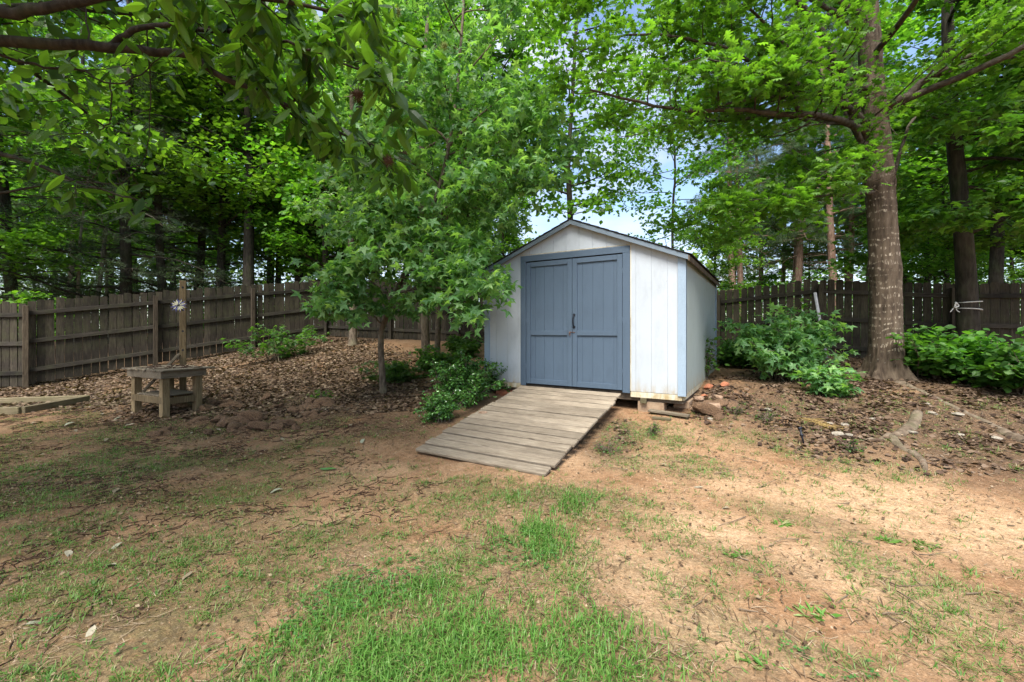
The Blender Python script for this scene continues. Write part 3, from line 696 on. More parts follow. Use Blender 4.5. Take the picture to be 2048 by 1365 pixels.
# trees beyond the fence whose trunks can be told apart : (photo x, distance, kind, scale, rotation, label)
TR = [
    ('pine_dark', 40, 13.5, .95, 0.4, 'pine_tree', 'dark pine with long low boughs behind the fence at its far left end'),
    ('pine_dark', 250, 14.5, 1.05, 2.1, 'pine_tree', 'thick dark pine trunk behind the fence left of the tall notched post'),
    ('pine_dark', 388, 17.0, 1.0, 4.0, 'pine_tree', 'dark pine trunk behind the fence just right of the tall notched post'),
    ('pine_dark', -90, 13.0, 1.0, 5.4, 'pine_tree', 'dark pine just outside the fence, its boughs reaching in at the left edge'),
    ('pine_dark', 130, 17.5, 1.0, 3.4, 'pine_tree', 'shaded pine in the gloom behind the three pale stems'),
    ('pine_dark', 330, 15.6, .9, 1.4, 'pine_tree', 'pine with drooping dark boughs behind the fence between bench and notched post'),
    ('slim', 152, 14.0, .8, 1.0, 'young_tree', 'thin pale leaning sapling behind the fence, leftmost of the pale stems'),
    ('slim', 181, 14.6, 1.05, 2.0, 'young_tree', 'pale greyish young trunk behind the fence between two thinner pale stems'),
    ('slim', 216, 15.5, .7, 4.0, 'young_tree', 'thin pale stem behind the fence close beside the thick dark pine trunk'),
    ('leafy_a', 437, 16.5, 1.0, 0.7, 'woodland_tree', 'slightly leaning dark trunk behind the fence, two trunks right of the tall notched post'),
    ('leafy_c', 490, 15.2, 1.0, 1.9, 'woodland_tree', 'straight thick brown trunk behind the left fence, broadest one before the fence corner'),
    ('leafy_b', 552, 18.5, 1.0, 5.1, 'woodland_tree', 'dark trunk with bright leaves behind the left fence near its corner'),
    ('leafy_a', 600, 17.0, .9, 3.1, 'woodland_tree', 'leafy tree directly behind the left fence a little before the corner post'),
    ('leafy_b', 655, 16.2, .95, 2.2, 'woodland_tree', 'leafy tree directly behind the corner post of the fence'),
    ('leafy_c', 760, 16.8, .95, 3.9, 'woodland_tree', 'tall woodland tree behind the back fence, above the leaf covered slope'),
    ('leafy_a', 850, 17.6, 1.0, 0.1, 'woodland_tree', 'bushy woodland tree behind the back fence to the left of the shed'),
    ('leafy_c', 935, 18.5, 1.05, 5.5, 'woodland_tree', 'tall dark tree rising behind the left eave of the shed'),
    ('leafy_b', 1012, 14.8, .55, 1.6, 'woodland_tree', 'low leafy tree filling the space behind the left roof slope of the shed'),
    ('leafy_b', 1425, 16.5, .52, 4.6, 'woodland_tree', 'low leafy tree behind the right eave of the shed'),
    ('leafy_b', -60, 11.5, .9, 2.8, 'woodland_tree', 'bright green leafy tree behind the fence at the left edge of the yard'),
    ('pine_red', 1474, 21.0, 1.0, 0.3, 'pine_tree', 'reddish pine trunk nearest to the shed, left one of a close pair'),
    ('pine_red', 1487, 22.0, .95, 1.3, 'pine_tree', 'reddish pine trunk nearest to the shed, right one of a close pair'),
    ('pine_red', 1519, 25.0, .9, 2.3, 'pine_tree', 'hazy slender pine between the close pair beside the shed and the next pair'),
    ('pine_red', 1580, 22.0, .85, 3.3, 'pine_tree', 'slim reddish pine trunk, left one of the second pair from the shed'),
    ('pine_red', 1589, 21.0, 1.1, 4.3, 'pine_tree', 'stout reddish pine trunk, right one of the second pair from the shed'),
    ('slim', 1604, 22.0, .85, 5.3, 'young_tree', 'very thin bare stem beside the second pair of reddish pines'),
    ('pine_red', 1676, 19.0, 1.05, 0.9, 'pine_tree', 'reddish pine with bare side limbs directly above the leaning grey pipe'),
    ('pine_red', 1690, 22.0, .95, 2.9, 'pine_tree', 'reddish pine trunk standing right against the one with bare side limbs'),
    ('pine_red', 1728, 24.0, .95, 3.9, 'pine_tree', 'reddish pine partly hidden by the left side of the big oak trunk'),
    ('leafy_b', 1860, 19.0, .95, 1.1, 'woodland_tree', 'bright green leafy tree seen between the big oak and the trunk with the rope'),
    ('leafy_a', 1888, 17.0, .62, 5.1, 'woodland_tree', 'thin dark trunk just left of the roped trunk behind the fence'),
    ('leafy_c', 1990, 14.5, 1.0, 4.4, 'woodland_tree', 'pale thick trunk behind the fence at the right, right of the roped trunk'),
    ('leafy_a', 2100, 13.5, .95, 2.4, 'woodland_tree', 'leafy tree over the fence at the right edge of the yard'),
]
for kind, px, d, s, rz, nm, lab in TR:
    p = P(px, 660, d)
    e = plant(kind, p.x, p.y, rz, s, nm, lab, group='trees beyond the fence')
# the tall thin tree straight behind the ridge of the shed
# deeper woodland: more of the same kinds, which nothing tells apart
rg = np.random.default_rng(5)
deep = []
for k in range(46):
    px = -350 + k * 62 + rg.uniform(-25, 25); d = rg.uniform(21, 31)
    if 1040 < px < 1440: d += 16
    deep.append((px, d))
for k, (px, d) in enumerate(deep):
    p = P(px, 660, d)
    if 1000 < px < 1760:
        kind = 'leafy_b'; s = rg.uniform(.42, .55) if px < 1440 else rg.uniform(.6, .85)
        if px > 1380 and k % 2: kind = 'pine_red'; s = rg.uniform(.75, 1.0)
    else: kind = ['leafy_a', 'leafy_b', 'leafy_c', 'pine_dark'][rg.integers(0, 4)]; s = rg.uniform(.95, 1.25)
    plant(kind, p.x, p.y, rg.uniform(0, 6.28), s, 'woodland_tree', 'one of many leafy trees packed deep in the woods behind the yard', group='deep woodland trees')

# far wood and undergrowth as masses
def mass(name, label, n, fx, mat, size, key, seed, kind='stuff'):
    rg = np.random.default_rng(seed); pos = fx(rg, n)
    d, nrm = leaf_dirs(rg, len(pos), .8, .2)
    gg = Geo(); scatter(gg, T[key], pos, d, nrm, size * rg.uniform(.6, 1.3, len(pos)), rg.uniform(0, 1, len(pos)))
    props(link(name, gg.mesh(name, mat)), label, None, None, kind)
def far_fx(rg, n):
    x = rg.uniform(-75, 75, n); y = rg.uniform(36, 52, n) - np.abs(x) * .12
    top = 9 + 6 * fbm(x * .12, y * .02, 3, 3) - 7.5 * np.exp(-((x / y - .28) / .22) ** 2)
    z = rg.uniform(0, 1, n) ** .8 * top
    m = (fbm(x * .45, z * .45, 8, 3) > .40) | ((z < 5.5) & (x < 4)) | (z < 2.5)
    return np.stack([x, y, z + 1.0], 1)[m]
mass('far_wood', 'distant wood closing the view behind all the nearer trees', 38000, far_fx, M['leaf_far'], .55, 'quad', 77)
def under_fx(rg, n):
    x = rg.uniform(-30, 30, n); y = rg.uniform(15.5, 27, n)
    y = np.maximum(y, 15.0)
    z = hgt(x, y) + rg.uniform(0, 1, n) ** 1.1 * (1.5 + 2.6 * fbm(x * .5, y * .5, 15, 3) + 2.2 * sstep(2, -2, x))
    return np.stack([x, y, z], 1)
mass('undergrowth', 'tangled dark undergrowth on the woodland floor behind the fence', 46000, under_fx, M['leaf_dark'], .19, 'quad', 78)

# ------------------------------------------------------------------ fences
rr = random.Random(4)
def fence_board(name, H_, style, seed):
    q = random.Random(seed); W_ = .138; tx = .019
    if style == 'ear':
        c_ = .035; poly = [(-W_ / 2, 0), (W_ / 2, 0), (W_ / 2, H_ - c_), (W_ / 2 - c_ * .4, H_ - c_ * .35), (W_ / 2 - c_, H_), (-W_ / 2 + c_, H_), (-W_ / 2 + c_ * .4, H_ - c_ * .35), (-W_ / 2, H_ - c_)]
    else:
        poly = [(-W_ / 2, 0), (W_ / 2, 0), (W_ / 2 - .002, H_ - q.uniform(0, .02)), (q.uniform(-.03, .03), H_ - q.uniform(0, .008)), (-W_ / 2 + .002, H_ - q.uniform(0, .02))]
    return prism_mesh(name, poly, tx, M['fence'], off=-tx / 2)
BV = {st: [fence_board('board', 1.83 + random.Random(k).uniform(-.02, .02), st, k) for k in range(6)] for st in ('ear', 'flat')}
def fence(P0, P1, t0, t1, nspan, style, label, gap=.006, postside=True, posts=None, first=True):
    """P0,P1 ground plan, t0,t1 height of the board tops; camera side is the local -Y"""
    P0, P1 = Vector(P0), Vector(P1); L = (P1 - P0).length; a = math.atan2(P1.y - P0.y, P1.x - P0.x)
    e = empty('board_fence', (P0.x, P0.y, t0 - 1.83), a, label, 'fence', 'runs of the weathered board fence')
    dz = t1 - t0; n = int(L / (.138 + gap)); st = L / n
    for k in range(n):
        x = (k + .5) * st
        o = link('board', BV[style][rr.randrange(6)], e, (x, rr.uniform(-.004, .004), dz * x / L + rr.uniform(-.012, .012)), (0, R(rr.uniform(-.5, .5)), R(rr.uniform(-1, 1))))
        o.scale = (min(1.0, (st - gap * rr.uniform(.2, 1.6)) / .138), 1, 1)
    sl = math.atan2(dz, L)
    spans = [L * k / nspan for k in range(nspan + 1)]
    rails = {}
    for k in range(nspan):
        x0, x1 = spans[k], spans[k + 1]; ln = (x1 - x0)
        me_ = box_mesh('rail', ln / math.cos(sl) - .01, .038, .088, M['fence_x'], .003)
        for h_ in (.30, .93, 1.55):
            xm = (x0 + x1) / 2
            link('rail', me_, e, (xm, -.031 - .001 * (k % 2), dz * xm / L + h_ + rr.uniform(-.01, .01)), (0, -sl, 0))
    pm = box_mesh('post', .092, .092, 2.0, M['post'] if style == 'flat' else M['fence'], .005)
    for k, x in enumerate(spans):
        if k == 0 and not first: continue
        if k == nspan and posts == 'nolast': continue
        link('post', pm, e, (x, -.10, dz * x / L + .72), (0, 0, R(rr.uniform(-2, 2))))
    return e
tz = lambda px, py, Y_: P(px, py, Y_).z
A0, A, B, C, D, E, Fp, Gp = (-14.6, 8.6), (-10.63, 9.3), (-6.03, 13.9), (0.5, 13.0), (5.35, 11.0), (7.16, 9.9), (9.3, 9.0), (13.6, 7.0)
fence(A0, A, tz(52, 608, 9.3) - .03, tz(52, 606, 9.3), 2, 'flat', 'short weathered fence run left of the first stout post at the left edge', posts='nolast')
fence(A, B, tz(52, 602, 9.3), tz(655, 560, 13.9), 3, 'flat', 'long dark weathered fence run rising from the left edge to the corner', posts='nolast')
fence(B, C, tz(655, 560, 13.9), 2.75, 3, 'ear', 'dark fence run behind the leaf covered slope and the thin trunks', gap=.012, posts='nolast')
fence(C, D, 2.75, tz(1435, 583, 11.0), 2, 'ear', 'fence run hidden behind the shed, ending at its right side', gap=.016, posts='nolast')
fence(D, E, tz(1435, 583, 11.0), tz(1637, 558, 9.9), 1, 'ear', 'gappy dark fence run between the shed and the leaning grey pipe', gap=.02, posts='nolast')
fence(E, Fp, tz(1637, 560, 9.9), tz(1902, 567, 9.0), 1, 'ear', 'fence run behind the big oak trunk, from the grey pipe to the next post', gap=.014, posts='nolast')
fence(Fp, Gp, tz(1902, 567, 9.0), tz(1902, 567, 9.0) - .12, 2, 'ear', 'fence run behind the roped trunk reaching the right edge', gap=.01)

# ------------------------------------------------------------------ shed
rv = Vector((.8563, -.5165, 0)); dv = Vector((.5165, .8563, 0)); SW, SD, SH = 3.05, 3.7, 1.78
SL = Vector((2.1858, 5.385, 0)) - rv * SW
ZB = EYE - .845; SR = math.atan2(rv.y, rv.x)
shed = empty('garden_shed', (SL.x, SL.y, ZB), SR, 'white gabled garden shed with slate blue double doors and pale blue corner boards', 'shed')
PK = 2.40
def roofz(x): return SH + (PK - SH) * (1 - abs(x - SW / 2) / (SW / 2))
def siding(name, x0, x1, zb, topf, mat, pitch=.2032, groove=.005, thick=.014, parent=shed, loc=(0, 0, 0), rot=0, holes=None):
    g_ = Geo(); xs = [x0]
    k = math.floor(x0 / pitch) + 1
    while k * pitch < x1 - .02:
        if k * pitch > x0 + .02: xs.append(k * pitch)
        k += 1
    xs.append(x1)
    for a_, b_ in zip(xs[:-1], xs[1:]):
        aa = a_ + (groove / 2 if a_ > x0 else 0); bb = b_ - (groove / 2 if b_ < x1 else 0)
        cuts = [aa] + ([SW / 2] if topf is roofz and aa < SW / 2 < bb else []) + [bb]
        for c0, c1 in zip(cuts[:-1], cuts[1:]):
            z0, z1 = zb(c0) if callable(zb) else zb, zb(c1) if callable(zb) else zb
            v_ = [(c0, 0, z0), (c1, 0, z1), (c1, 0, topf(c1)), (c0, 0, topf(c0)), (c0, thick, z0), (c1, thick, z1), (c1, thick, topf(c1)), (c0, thick, topf(c0))]
            g_.add(v_, [(0, 1, 2, 3), (5, 4, 7, 6), (1, 5, 6, 2), (4, 0, 3, 7), (3, 2, 6, 7), (4, 5, 1, 0)])
    # backing sheet seen in the grooves
    cuts = [x0, SW / 2, x1] if topf is roofz and x0 < SW / 2 < x1 else [x0, x1]
    for c0, c1 in zip(cuts[:-1], cuts[1:]):
        z0 = zb if not callable(zb) else zb(c0)
        v_ = [(c0, .006, z0 + .002), (c1, .006, z0 + .002), (c1, .006, topf(c1) - .002), (c0, .006, topf(c0) - .002)]
        g_.add(v_, [(0, 1, 2, 3)])
    return link(name, g_.mesh(name, mat), parent, loc, (0, 0, rot))
DX0, DX1, DT = .666, 2.362, 1.98      # outer door casing
siding('front_wall', .0, DX0 + .02, .017, roofz, M['white'])
siding('front_wall', DX1 - .02, SW, .017, roofz, M['white'])
siding('gable_wall', DX0 + .022, DX1 - .022, DT - .03, roofz, M['white'])
siding('side_wall', 0, SD, .017, lambda x: SH + .02, M['white_shaded'], pitch=.1016, groove=.010, loc=(SW, 0, 0), rot=R(90))
siding('side_wall', 0, SD, .017, lambda x: SH + .02, M['white_shaded'], pitch=.1016, loc=(0, SD, 0), rot=R(-90))
siding('back_wall', 0, SW, .017, roofz, M['white_shaded'], loc=(SW, SD, 0), rot=R(180))
# corner boards
def bx(name, x0, x1, y0, y1, z0, z1, mat, parent=shed, bev=.003):
    me_ = box_mesh(name, x1 - x0, y1 - y0, z1 - z0, mat, bev)
    return link(name, me_, parent, ((x0 + x1) / 2, (y0 + y1) / 2, (z0 + z1) / 2))
for x0, x1 in ((-.018, .078), (SW - .078, SW + .020)):
    poly = [(x0, 0), (x1, 0), (x1, roofz(max(0, min(x1, SW))) - .015), (x0, roofz(max(0, min(x0, SW))) - .015)]
    link('corner_board', prism_mesh('corner_board', poly, .019, M['pale'], off=-.019), shed)
bx('corner_board', SW + .001, SW + .019, .002, .05, .0, SH - .02, M['bluet'])
bx('corner_board', SW + .001, SW + .019, SD - .08, SD + .018, .0, SH - .02, M['pale'])
bx('corner_board', -.019, -.001, .002, .06, .0, SH - .02, M['pale'])
# sill skirt
bx('skirt_board', .01, DX0 - .003, .002, .04, -.062, .012, M['cream'])
bx('skirt_board', DX1 + .003, SW - .03, .002, .04, -.062, .012, M['cream'])
bx('floor_joist', .02, SW - .02, .05, SD - .02, -.11, .0, M['soffit'])
bx('skirt_board', SW - .03, SW - .002, .03, SD - .02, -.06, .012, M['cream'])
# door casing
bx('caulk_strip', DX1 + .001, DX1 + .014, -.004, -.0005, .02, DT + .01, M['cream'])
bx('caulk_strip', DX0, DX1 + .014, -.004, -.0005, DT + .011, DT + .022, M['cream'])
cas = bx('door_casing', DX0, DX0 + .09, -.024, -.001, -.01, DT - .088, M['bluet'])
bx('door_casing', DX1 - .098, DX1, -.024, -.001, -.01, DT - .088, M['bluet'])
link('door_casing', prism_mesh('door_casing', [(DX0, DT - .086), (DX1, DT - .086), (DX1, DT), (DX0, DT)], .023, M['bluet'], off=-.024), shed)
bx('dark_backing', DX0 + .024, DX0 + .095, .02, .035, 0, DT - .06, M['black'])  # black sheets behind casing and doors stand in for shade in the gaps
bx('dark_backing', DX1 - .1, DX1 - .024, .02, .035, 0, DT - .06, M['black'])
bx('dark_backing', DX0 + .096, DX1 - .101, .030, .045, 0, DT - .06, M['black'])
dz0, dz1 = .022, DT - .104
mid = 1.524
def door_leaf(x0, x1, label=None):
    d = empty('door', (x0, 0, dz0)); d.parent = shed
    W_, H_ = x1 - x0, dz1 - dz0
    g_ = Geo()
    siding('panel', .0, W_, .0, lambda x: H_, M['blue'], pitch=.1524, groove=.0035, parent=d, loc=(0, .004, 0))
    s = .072
    bx('stile', 0, s, -.017, .003, 0, H_, M['bluet'], d); bx('stile', W_ - s, W_, -.017, .003, 0, H_, M['bluet'], d)
    bx('rail', s + .001, W_ - s - .001, -.015, .003, H_ - .07, H_, M['bluet'], d)
    bx('rail', s + .001, W_ - s - .001, -.015, .003, 0, .075, M['bluet'], d)
    bx('rail', s + .001, W_ - s - .001, -.015, .003, .74, .81, M['bluet'], d)
    return d
dl = door_leaf(DX0 + .097, mid - .003); dr = door_leaf(mid + .003, DX1 - .104)
for d_, xx in ((dl, -.004), (dr, DX1 - .104 - mid - .003 + .004)):
    for zz in (.25, .95, 1.62):
        g_ = Geo(); tube(g_, [(xx, -.012, zz - .04), (xx, -.012, zz + .04)], .006, 8); link('hinge', g_.mesh('hinge', M['bluet']), d_)
# pull handle on the right leaf
g_ = Geo()
hp = smooth_path([(.030, -.020, .865), (.030, -.045, .885), (.027, -.058, .95), (.030, -.045, 1.015), (.030, -.020, 1.035)], 14)
tube(g_, hp, .0095, 8)
for zz in (.862, 1.038):
    b = Geo(); tube(g_, [(.03, -.017, zz), (.03, -.024, zz)], .02, 10)
link('handle', g_.mesh('handle', M['black']), dr)
g_ = Geo()
tube(g_, [(-.035, -.019, .785), (.0, -.024, .788), (.045, -.019, .783)], .006, 6); tube(g_, [(-.035, -.018, .785), (-.035, -.032, .785)], .014, 8)
tube(g_, smooth_path([(-.035, -.03, .78), (-.045, -.035, .755), (-.03, -.035, .74), (-.02, -.03, .76)], 10), .004, 6)
link('hasp', g_.mesh('hasp', M['rust']), dr)
# roof: two slopes with shingle courses, fascia
OV, OF = .055, .085
def slope_mesh(name, side, off, th, y0, y1, xo, mat):
    n_ = Vector(((PK - SH), 0, SW / 2)).normalized() if side > 0 else Vector((-(PK - SH), 0, SW / 2)).normalized()
    xr = SW / 2; xe = SW + xo if side > 0 else -xo
    k = (PK - SH) / (SW / 2)
    zr, ze = PK, SH - k * xo
    a_, b_ = Vector((xr, 0, zr)) + n_ * off, Vector((xe, 0, ze)) + n_ * off
    a_.x = xr; a_.z = zr + off / n_.z
    c_, d_ = b_ + n_ * th, Vector((xr, 0, zr + (off + th) / n_.z))
    return prism_mesh(name, [(a_.x, a_.z), (b_.x, b_.z), (c_.x, c_.z), (d_.x, d_.z)], y1 - y0, mat, off=y0)
roof = link('roof', slope_mesh('roof', 1, .012, .014, -OF + .021, SD + .06, OV, M['soffit']), shed)
link('roof_deck', slope_mesh('roof_deck', -1, .012, .014, -OF + .021, SD + .06, OV, M['soffit']), roof)
# shingles: overlapping tabs in courses, one joined part per slope
for side in (1, -1):
    gs = Geo(); k = (PK - SH) / (SW / 2); ln = math.hypot(SW / 2 + OV + .02, (SW / 2 + OV) * k); al = math.atan(k)
    q = random.Random(9 + side); rows = 12
    for r_ in range(rows):
        s1 = ln - r_ * ln / rows + .012; s0 = s1 - ln / rows - .05
        y = -OF - .012 - q.uniform(0, .15)
        while y < SD + .07:
            y0, y1 = max(y, -OF - .014), min(y + .3, SD + .075); y += .304
            if y1 - y0 < .02: continue
            pts = []
            for (s_, lift) in ((max(s0, .0), .030 if r_ < rows - 1 else .032), (s1, .040)):
                for th in (0, .005 + q.uniform(0, .002)):
                    hgt_ = lift + th
                    pts.append((SW / 2 + side * (s_ * math.cos(al) + hgt_ * math.sin(al)), PK - s_ * math.sin(al) + hgt_ * math.cos(al)))
            (xa, za), (xb, zb_), (xc, zc), (xd, zd) = pts
            gs.add([(xa, y0, za), (xb, y0, zb_), (xc, y0, zc), (xd, y0, zd), (xa, y1, za), (xb, y1, zb_), (xc, y1, zc), (xd, y1, zd)],
                   [(0, 1, 3, 2), (4, 6, 7, 5), (1, 5, 7, 3), (0, 2, 6, 4), (2, 3, 7, 6), (0, 4, 5, 1)])
    link('shingles', gs.mesh('shingles', M['shingle']), shed, kind='stuff')
    # fascia along the gable edge
    kf = (PK - SH) / (SW / 2)
    xe = SW + OV if side > 0 else -OV; ze = SH - kf * OV
    poly = [(SW / 2, PK - .036), (xe, ze - .036), (xe, ze + .024), (SW / 2, PK + .024)]
    link('fascia', prism_mesh('fascia', poly, .019, M['fascia'], off=-OF), shed)
    x0_, x1_ = (SW + OV - .002, SW + OV + .017) if side > 0 else (-OV - .017, -OV + .002)
    bx('eave_board', x0_, x1_, -OF, SD + .055, ze - .052, ze + .016, M['soffit'])
    poly = [(SW / 2, PK - .012), (xe - side * .01, ze - .012), (xe - side * .01, ze + .008), (SW / 2, PK + .008)]
    link('soffit', prism_mesh('soffit', poly, OF - .021, M['soffit'], off=-OF + .0195), shed)

def shedw(x, y, z=0.0):
    p = SL + rv * x + dv * y; return Vector((p.x, p.y, ZB + z))
# piers under the shed
def pier(x, y, sx, sy, mat, label, name='concrete_block', cat='block', top=-.112, rz=0.0, h=None):
    p = shedw(x, y); gz = h1(p.x, p.y) - .03; H_ = (ZB + top) - gz if h is None else h
    o = link(name, box_mesh(name, sx, sy, H_, mat, .008), None, (p.x, p.y, gz + H_ / 2), (0, 0, SR + rz))
    return props(o, label, cat)
pier(2.62, .14, .34, .2, M['block'], 'clay stained block propping the front of the shed right of the ramp')
bx('support_block', 2.50, 2.58, -.02, .02, -.13, -.063, M['timber'])
pier(2.96, .5, .2, .4, M['block'], 'block in the shadow under the right corner of the shed')
pier(.35, .12, .22, .12, M['brick'], 'orange brick under the shed sill left of the ramp, upper one', 'brick', 'brick', rz=.1)
pier(.36, .02, .30, .12, M['brick'], 'orange brick lying under the left side of the shed front, lower one', 'brick', 'brick', rz=-.1, h=.10)
pier(.2, 2.8, .4, .2, M['block'], 'block under the hidden rear left corner of the shed')
pier(2.8, 3.2, .4, .2, M['block'], 'block under the rear right corner of the shed')

# ------------------------------------------------------------------ ramp
RX0, RX1, RL, RZ0, RZ1 = .688, 2.257, 2.33, -.012, -.435
ra = math.atan2(RZ0 - RZ1, RL); slen = math.hypot(RL, RZ0 - RZ1)
ramp = empty('plank_ramp', shedw(0, 0), SR, 'sloping ramp of weathered grey planks leading up to the blue doors', 'ramp')
NP_ = 15; pw = slen / NP_
q = random.Random(3)
for k in range(NP_):
    s = (k + .5) * pw; y = -.03 - s * math.cos(ra); z = RZ0 - s * math.sin(ra)
    wdt = RX1 - RX0 + q.uniform(-.015, .03)
    me_ = box_mesh('plank', wdt, pw - .023 - q.uniform(0, .006), .034, M['deck'], .007)
    o = link('plank', me_, ramp, ((RX0 + RX1) / 2 + q.uniform(-.012, .012), y, z - .017 + q.uniform(-.005, .005)), (ra, R(q.uniform(-.25, .25)), R(q.uniform(-.4, .4))))
for xx in (RX0 + .10, (RX0 + RX1) / 2, RX1 - .10):
    y = -.03 - slen * .5 * math.cos(ra); z = (RZ0 + RZ1) / 2
    link('stringer', box_mesh('stringer', .04, slen * .93, .09, M['soffit'], .003), ramp, (xx, y + .03, z - .08), (ra, 0, 0))
for k in range(NP_):      # nail heads joined per ramp
    pass
o = shedw(RX0 + .02, -1.22); 
stone_me = None

# ------------------------------------------------------------------ stones, clods
def rock_mesh(name, seed, mat, flat=.6, rough_=.25, sub=2):
    bm = bmesh.new(); bmesh.ops.create_icosphere(bm, subdivisions=sub, radius=.5)
    rg_ = np.random.default_rng(seed); k1 = rg_.normal(size=(7, 3)); ph = rg_.uniform(0, 6.28, 7)
    cuts = rg_.normal(size=(6, 3)); cuts /= np.linalg.norm(cuts, axis=1)[:, None]
    for v_ in bm.verts:
        p = np.array(v_.co); s_ = 1 + rough_ * np.mean(np.sin(p @ (k1.T * 4) + ph)) * 2
        p = p * s_
        for c_ in cuts:
            dd = p @ c_ - .36
            if dd > 0: p = p - c_ * dd * .85
        p[2] *= flat; v_.co = Vector(p)
    me_ = bpy.data.meshes.new(name); bm.to_mesh(me_); bm.free(); me_.materials.append(mat); return me_
RK = [rock_mesh('stone', s, M['rock']) for s in range(4)]; RG = [rock_mesh('stone_chip', s + 20, M['greyrock'], .35) for s in range(3)]
CL = [rock_mesh('clod', s + 40, M['clod'], .62, .95, 3) for s in range(5)]
def drop(name, me_, px, py, size, label, cat, group=None, sink=.25, rz=None, fl=1.0, q=random.Random(7)):
    g0 = G(px, py)
    o = link(name, me_, None, (g0.x, g0.y, g0.z + size * (.5 - sink) * .5), (q.uniform(-.2, .2), q.uniform(-.2, .2), q.uniform(0, 6.28) if rz is None else rz))
    o.scale = (size, size * q.uniform(.7, .95), size * fl); return props(o, label, cat, group)
for k, (px, py, sz, lab) in enumerate([
    (1392, 772, .20, 'rounded clay stone against the side of the shed, highest of the heap'),
    (1417, 778, .17, 'small orange stone beside the highest stone of the heap by the shed'),
    (1449, 772, .15, 'orange stone on the bank at the right end of the heap by the shed'),
    (1373, 797, .17, 'dark stone tucked under the right corner of the shed'),
    (1398, 802, .18, 'brownish stone in the middle of the heap beside the shed corner'),
    (1418, 826, .33, 'largest flat clay stone at the foot of the heap by the shed corner'),
    (1370, 815, .20, 'stone between the shed corner and the grey board end'),
    (1390, 822, .14, 'small wedge of stone left of the largest flat stone'),
    (1408, 795, .11, 'bright orange stone just above the largest flat stone'),
    (1440, 800, .16, 'buried brown stone on the bank right of the heap')]):
    drop('stone', RK[k % 4] if 'orange' not in lab else rock_mesh('stone', k + 60, M['brick']), px, py, sz, lab, 'stone', 'stones heaped at the right corner of the shed', fl=.95)
for k, (px, py, sz, lab) in enumerate([
    (1659, 850, .085, 'small squarish pale stone next to the yellow straw'),
    (1690, 852, .10, 'whitish square stone right of the squarish pale one'),
    (1674, 871, .14, 'grey green stone below the two square pale stones'),
    (1697, 874, .11, 'reddish flat stone beside the grey green one'),
    (1537, 822, .10, 'upright grey stone chip on the litter below the star leaved bush'),
    (1745, 840, .09, 'white stone chip in the litter left of the thick forked root'),
    (1850, 810, .10, 'pale stone chip near the foot of the oak bank'),
    (1916, 832, .13, 'white chip lying upslope at the right of the forked root'),
    (1865, 829, .10, 'flat white chip just above the fork of the root'),
    (1825, 868, .10, 'pale flake lying against the right side of the forked root'),
    (1920, 872, .08, 'small pale flake in the litter near the right edge'),
    (1995, 880, .10, 'pale chip by the mossy root at the right edge'),
    (1420, 840, .07, 'small pale chip in front of the largest heap stone')]):
    drop('stone_chip', RG[k % 3], px, py, sz, lab, 'stone', 'pale stones scattered in the litter on the right bank', fl=1.0)
rgc = np.random.default_rng(8)
for k in range(64):
    if k < 56: px, py = rgc.uniform(300, 660), rgc.uniform(795, 866); py = py + (480 - px) * .05
    else: px, py = rgc.uniform(1380, 1480), rgc.uniform(790, 840)
    drop('dirt_clod', CL[k % 5], px, py, rgc.uniform(.07, .34) ** 1.0, 'crumbly clod of red clay in the dug up strip beside the workbench' if k < 56 else 'crumbly clay clod on the bank beside the shed', 'dirt clod', 'clods of dug up clay' if k < 56 else 'clay clods beside the shed', sink=.38, fl=.95)
# big smooth mound
drop('dirt_clod', rock_mesh('clod', 99, M['clod'], .5, .25, 3), 615, 820, .5, 'largest smooth mound of clay at the right end of the dug up strip', 'dirt clod', sink=.45, fl=.8)
drop('stone', RK[1], 966, 846, .16, 'dark rounded stone resting on the left edge of the ramp', 'stone', sink=-.9)

# loose boards by the shed corner
def board(name, a_, b_, wd, th, mat, label, cat, lift=.0):
    a_, b_ = Vector(a_), Vector(b_); L = (b_ - a_).length; m_ = (a_ + b_) / 2
    d_ = (b_ - a_).normalized(); yaw = math.atan2(d_.y, d_.x); pit = -math.asin(d_.z)
    o = link(name, box_mesh(name, L, wd, th, mat, .004), None, m_ + Vector((0, 0, th / 2 + lift)), (0, pit, yaw)); return props(o, label, cat)
board('plank', G(1298, 828), G(1378, 840), .09, .03, M['bench_x'], 'weathered grey board lying below the shed corner', 'board', .03)
board('plank', G(1305, 838), G(1342, 842), .05, .03, M['timber'], 'short mossy board end poking out under the grey board', 'board', .0)

# ------------------------------------------------------------------ workbench
N = P(329, 836.5, 6.5); th = R(25); la, lb = .80, .46
ba = math.atan2(math.sin(th), -math.cos(th))          # direction of the left side
# local frame: x along b (near -> right), y along a (near -> left)
gzb = h1(N.x, N.y)
bench = empty('workbench', (N.x, N.y, gzb), math.atan2(math.cos(th), math.sin(th)), 'low weathered wooden workbench with four thick legs and a lower shelf', 'workbench')
for (xx, yy) in ((0, 0), (lb, 0), (0, la), (lb, la)):
    link('leg', box_mesh('leg', .10, .10, .80, M['bench'], .006), bench, (xx, yy, .30))
TZ = .735
bx('apron', -.054, lb + .054, -.088, -.052, TZ - .13, TZ - .02, M['bench_x'], bench)
bx('apron', -.054, lb + .054, la + .052, la + .088, TZ - .13, TZ - .02, M['bench_x'], bench)
bx('apron', -.088, -.054, -.088, la + .088, TZ - .13, TZ - .02, M['bench_x'], bench)
bx('apron', lb + .054, lb + .088, -.088, la + .088, TZ - .13, TZ - .02, M['bench_x'], bench)
q = random.Random(12); yb = -.17; 
